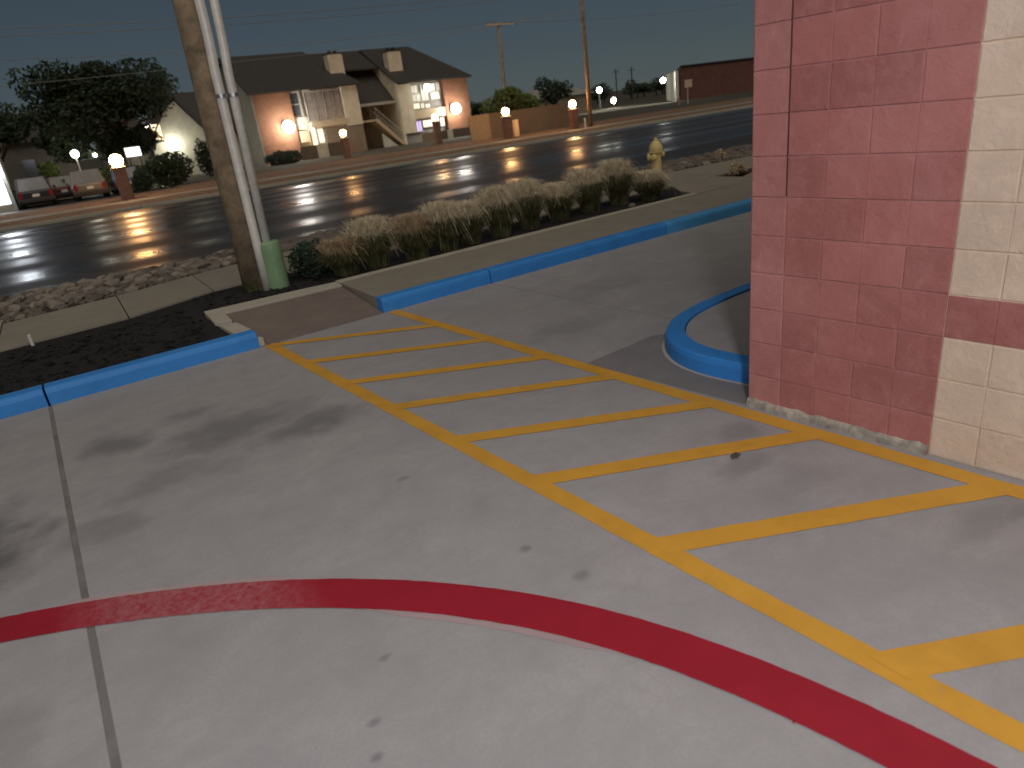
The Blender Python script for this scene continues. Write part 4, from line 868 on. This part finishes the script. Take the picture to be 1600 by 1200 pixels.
# parked cars seen from behind
def car(x, y, zb, w, h, L, paint_m, label, suv=True):
    e = empty('parked_car', (x,y,zb), label, 'car', 'cars parked nose-in across the street')
    hw = w/2; bel = h*.56; gc = .2
    # lower body as lofted rings along the length
    secs = [(0,.90,.30,bel*.92),(.06,.97,.24,bel),(.5,1.0,gc,bel*1.02),(L*.5,1.0,gc,bel),(L*.72,1.0,gc,bel*.97),(L*.93,.95,.24,bel*.86),(L,.84,.32,bel*.74)]
    mb = MB(); vs = []
    for yy, k, z0, z1 in secs:
        a = hw*k; vs += [(x-a*.94,y+yy,zb+z0),(x-a,y+yy,zb+z0+.12),(x-a,y+yy,zb+z1-.16),(x-a*.93,y+yy,zb+z1),(x+a*.93,y+yy,zb+z1),(x+a,y+yy,zb+z1-.16),(x+a,y+yy,zb+z0+.12),(x+a*.94,y+yy,zb+z0)]
    n = 8; mb.add(vs, [(i*n+k,i*n+(k+1)%n,(i+1)*n+(k+1)%n,(i+1)*n+k) for i in range(len(secs)-1) for k in range(n)] + [tuple(range(n))[::-1], tuple((len(secs)-1)*n+k for k in range(n))])
    mb.build('body', paint_m, e, smooth=False, bevel=.02)
    c0, c1, c2, c3 = (.06,.28,L*.52,L*.70) if suv else (.62,1.25,L*.55,L*.74)
    mb = MB(); vs = []
    for yy, k, z in ((c0,.92,bel-.01),(c1,.78,h),(c2,.76,h*.99),(c3,.90,bel-.03)):
        vs += [(x-hw*k,y+yy,zb+z),(x+hw*k,y+yy,zb+z)]
    vs2 = [(x-hw*.92,y+c0,zb+bel-.02),(x+hw*.92,y+c0,zb+bel-.02),(x+hw*.90,y+c3,zb+bel-.02),(x-hw*.90,y+c3,zb+bel-.02),(x-hw*.76,y+c1,zb+h),(x+hw*.76,y+c1,zb+h),(x+hw*.74,y+c2,zb+h*.985),(x-hw*.74,y+c2,zb+h*.985)]
    mb.add(vs2, [(0,3,2,1),(4,5,6,7),(0,1,5,4),(1,2,6,5),(2,3,7,6),(3,0,4,7)]); cab = mb.build('cabin', paint_m, e, bevel=.04)
    V = [Vector(v) for v in vs2]
    def pane(a, b, c, d, ins=.1, out=.012):
        m_ = (a+b+c+d)/4; nrm = (b-a).cross(d-a).normalized(); 
        if nrm.dot(m_ - Vector((x, y+(c1+c2)/2, zb+(h+bel)/2))) < 0: nrm = -nrm
        q = [p.lerp(m_, ins) + nrm*out for p in (a,b,c,d)]; r = [p - nrm*.02 for p in q]
        MB().add(q+r, [(0,1,2,3),(7,6,5,4),(0,4,5,1),(1,5,6,2),(2,6,7,3),(3,7,4,0)]).build('window', M['glass'], cab)
    pane(V[0],V[1],V[5],V[4],.14); pane(V[2],V[3],V[7],V[6],.12); pane(V[1],V[2],V[6],V[5],.12); pane(V[3],V[0],V[4],V[7],.12)
    for sx_ in (-1,1):
        MB().box(x+sx_*hw*.78-.10,x+sx_*hw*.78+.10,y-.03,y+.05,zb+bel*.62,zb+bel*(.98 if suv else .84)).build('tail_light', M['tail'], e, bevel=.01)
        MB().box(x+sx_*(hw+.06)-.07,x+sx_*(hw+.06)+.07,y+L*.66,y+L*.66+.12,zb+bel*.95,zb+bel*1.1).build('mirror', paint_m, e, bevel=.02)
        for wy in (.85, L-.95):
            cx_ = x+sx_*(hw-.13); t = MB().tube([(cx_-.1,y+wy,zb+.33),(cx_+.1,y+wy,zb+.33)], .33, 18).build('wheel', M['tyre'], e)
            MB().tube([(cx_+sx_*.09,y+wy,zb+.33),(cx_+sx_*.115,y+wy,zb+.33)], .2, 12).build('rim', M['rim'], t)
    MB().box(x-hw*.93,x+hw*.93,y-.09,y+.06,zb+.34,zb+.52).build('bumper', M['dark'], e, bevel=.03)
    MB().box(x-.17,x+.17,y-.045,y-.02,zb+bel*.66,zb+bel*.66+.15).build('number_plate', M['plate'], e)
    for sx_ in (-.5,.5): MB().box(x+sx_*hw*1.3-.12,x+sx_*hw*1.3+.12,y+L-.12,y+L+.01,zb+bel*.55,zb+bel*.68).build('headlight', M['plate'], e)
cp = lambda n, c, r=.25, mt=.3: simple(n, c, r, .03, 3, metal=mt, bstr=0, spec=.6)
car(-.70,46.6,gz(46.6),1.85,1.62,4.5,cp('black_car_paint',(.02,.022,.028)),'black car parked nearest the arched window')
car(.72,49.6,gz(49.6),1.6,1.45,4.4,cp('red_car_paint',(.10,.012,.015)),'dark red car partly hidden between the black and silver cars',suv=False)
car(1.95,46.6,gz(46.6),1.85,1.60,4.4,cp('silver_car_paint',(.17,.155,.14)),'silver car parked left of the brick pillar lamp')
car(4.05,47.6,gz(47.6),1.75,1.42,4.3,cp('blue_car_paint',(.05,.08,.22)),'blue car mostly hidden behind the brick pillar lamp',suv=False)
MB().add([(-8,44.5,-.315),(6.2,44.5,-.315),(6.2,52,-.375),(-8,52,-.375)], [(0,1,2,3)]).build('car_park', M['asphalt'], kind='structure', label='dark parking area under the parked cars')

# fence, bush, posts on the right
fn = empty('wooden_fence', (30,44,-.35), 'weathered wooden board fence right of the apartment house', 'fence')
x = 25.7; k = 0
while x < 35.4:
    MB().box(x,x+.142,44.0,44.03,-.4,1.38+.02*math.sin(k*2.3)).build('board', M['fence'] if x > 27.3 else M['tan_wall'], fn); x += .15; k += 1
for x in (25.75,28.1,30.5,32.9,35.25): MB().box(x,x+.1,44.035,44.13,-.4,1.3).build('post', M['fence'], fn)
for z in (.0,1.0): MB().box(25.72,35.4,44.032,44.034+.05,z,z+.09).build('rail', M['fence'], fn)
fb = random.Random(9)
tree('round_tree', (31.2,47,-.35), 3.4, (31.2,47,1.95), (2.7,1.7,1.35), 5200, .11, M['bright_leaf'], 'low round-crowned tree behind the wooden fence', 41, [(-.45,0,-.1,.5),(.1,.1,.1,.6),(.5,0,-.15,.5),(-.05,0,.45,.4)], trunk_r=.12)
tree('dark_tree', (56.5,75,-.7), 5, (56.5,75,2.4), (2.9,2.2,2.4), 2600, .2, M['oak'], 'dark bushy tree beyond the low round tree', 42, LB[:9])
tree('dark_tree', (43.5,88,-.9), 6, (43.5,88,2.8), (4.0,2.5,2.6), 2600, .24, M['oak'], 'dim tree behind the brick end of the apartment house', 43, LB[3:12])
MB().box(27.95,28.25,41.7,42.0,-.35,.78).build('gate_post', M['cream'], label='short pale post beside the lamp pillar near the round tree', cat='post', bevel=.02)
MB().tube([(31.75,38.75,-.3),(31.75,38.75,.32)], .07, 10).build('bollard', M['white'], label='short pale bollard between the last lamp pillar and utility pole', cat='bollard')
# far utility poles and wires
p2 = empty('utility_pole', (31.9,38.35,-.3), 'thin wooden utility pole beside the last lamp pillar across the street', 'utility pole')
MB().tube([(31.9,38.35,-.3),(31.85,38.35,10.5)], [.15,.10], 12).build('pole', M['wood_pole'], p2, smooth=True)
MB().box(30.6,33.1,38.2,38.3,9.0,9.12).build('crossarm', M['wood_pole'], p2)
p3 = empty('utility_pole', (40.25,61,-.5), 'wooden utility pole with single crossarm right of the apartment roof', 'utility pole')
MB().tube([(40.0,61,-.5),(40.25,61,9.1)], [.19,.13], 12).build('pole', M['wood_pole'], p3, smooth=True)
MB().box(38.7,41.9,60.8,60.95,8.85,9.0).build('crossarm', M['cream'], p3)
for x in (38.85,39.6,40.9,41.7): MB().lathe((x,60.87,9.0), [(.04,0),(.06,.05),(.05,.12),(.02,.16)], 8).build('insulator', M['dark'], p3)
def wire(pts, r, label):
    P_ = []
    for a, b in zip(pts, pts[1:]):
        a, b = Vector(a), Vector(b); sag = (b-a).length*.012
        for k in range(12): t = k/12; P_.append(a.lerp(b,t) - Vector((0,0,4*sag*t*(1-t))))
    P_.append(Vector(pts[-1])); MB().tube(P_, r, 5).build('overhead_wire', M['wire'], label=label, cat='wire', group='overhead wires along the far side')
wire([(-40,38.2,7.4),(-2,38.2,7.3),(31.8,38.35,8.35),(80,38.5,8.5)], .018, 'uppermost overhead wire crossing behind the near utility pole')
wire([(-40,38.4,7.15),(-2,38.4,7.05),(31.8,38.45,8.0),(80,38.5,8.1)], .016, 'second overhead wire just under the uppermost one')
wire([(-40,60.87,8.6),(0,60.87,8.6),(38.85,60.87,9.1),(75,61,9.6)], .022, 'overhead wire running to the crossarm above the apartment roof')
wire([(-30,55,7.2),(14,55,6.9),(31.8,38.5,6.9)], .016, 'lowest overhead wire passing in front of the dark roofs')
# far right: field, long brick building, sign, distant lamps and trees
fbld = empty('brick_warehouse', (86,74,-.7), 'long flat-roofed dark brick building beyond the field', 'building')
MB().prism([(77.3,73),(130,73),(150,98),(100.2,95)], -.9, 3.7).build('wall', M['brick_red'], fbld); MB().prism([(77.1,72.8),(130.2,72.8),(150.4,98.2),(100,95.2)], 3.702, 3.9).build('parapet', M['dark'], fbld)
MB().prism([(77.28,73.3),(97.6,95.2),(97.3,95.3),(76.9,73.5)], -.9, 3.3).build('side_wall', M['siding_white'], fbld, label='white side wall washed by a lamp')
wall_lamp(76.6, 75.6, 2.3, .34, 'lamp_white', 'white wall lamp at the corner of the dark brick building')
MB().add([(60,73,-.62),(76.9,71.5,-.6),(76.9,84,-.74),(60,86,-.76)], [(0,1,2,3)]).build('driveway', M['edge'], kind='structure', label='lamp-lit pale driveway beside the dark brick building')
sg = empty('road_sign', (58.3,54,-.42), 'small pale sign on a post in front of the brick building', 'sign')
MB().box(58.25,58.35,54,54.1,-.45,1.9).build('post', M['frame'], sg); MB().box(57.8,58.85,53.93,53.98,1.2,1.95).build('board', M['cream'], sg)
MB().tube([(56.9,54,-.4),(56.9,54,.25)], .16, 10).build('utility_pedestal', M['tan_wall'], label='low round utility pedestal left of the small pale sign', cat='pedestal')
for x, y, z, r, lab in ((82.2,96,2.2,.42,'round far lamp right of the thin utility pole, highest of the distant lights'),(85.3,96,.25,.40,'low far lamp over the dark field'),(79.7,96,.4,.42,'greenish far lamp right beside the thin utility pole'),(70.8,96,1.4,.30,'dim far lamp at the edge of the low round tree'),(99.8,96,.4,.22,'small yellow far lamp near the brick building corner')):
    e = empty('street_lamp', (x,y,gz(y)), lab, 'lamp', 'distant lamps beyond the field')
    MB().tube([(x,y,gz(y)),(x,y,z-.2)], .07, 8).build('post', M['dark'], e); MB().ball((x,y,z), r, 12, 8).build('globe', M['far_lamp' if r > .35 else 'lamp_globe'], e, smooth=True)
rt = random.Random(5); far_mb = MB()
for k in range(22):
    x = 104 + k*4.6 + rt.uniform(-1,1); h = rt.uniform(2.6,4.8); y = 180 + rt.uniform(-8,8)
    far_mb.tube([(x,y,-1.5),(x,y,h*.6)], [.25,.1], 6)
    leaf_cloud(far_mb, (x,y,h*.42), (3.6,3,h*.62), 420, .5, seed=60+k, lobes=[(-.4,0,-.2,.6),(.35,0,-.1,.6),(0,0,.3,.6)])
far_mb.build('distant_treeline', M['oak'], fix=False, kind='stuff', label='dark mass of distant trees beyond the field')
for x, y, h, lab in ((131,146,6.9,'left of the two distant thin poles beyond the field'),(136.5,146,7.0,'right of the two distant thin poles beyond the field')):
    e = empty('distant_pole', (x,y,-1.4), lab, 'utility pole'); MB().tube([(x,y,-1.4),(x,y,h)], .16, 8).build('pole', M['bark'], e); MB().box(x-1.2,x+1.2,y-.08,y+.08,h-.8,h-.65).build('crossarm', M['bark'], e)
fh = empty('low_house', (72,92,-.9), 'low pale-roofed house behind the last lamp pillar', 'building')
MB().box(66.5,77,92,100,-.9,1.9).build('wall', M['tan_wall'], fh); MB().add([(66,91.5,1.9),(77.5,91.5,1.9),(75,96,3.5),(68.5,96,3.5),(66,100.5,1.9),(77.5,100.5,1.9)], [(0,1,2,3),(3,2,5,4),(0,3,4),(1,5,2),(0,4,5,1)]).build('roof', M['siding_grey'], fh)
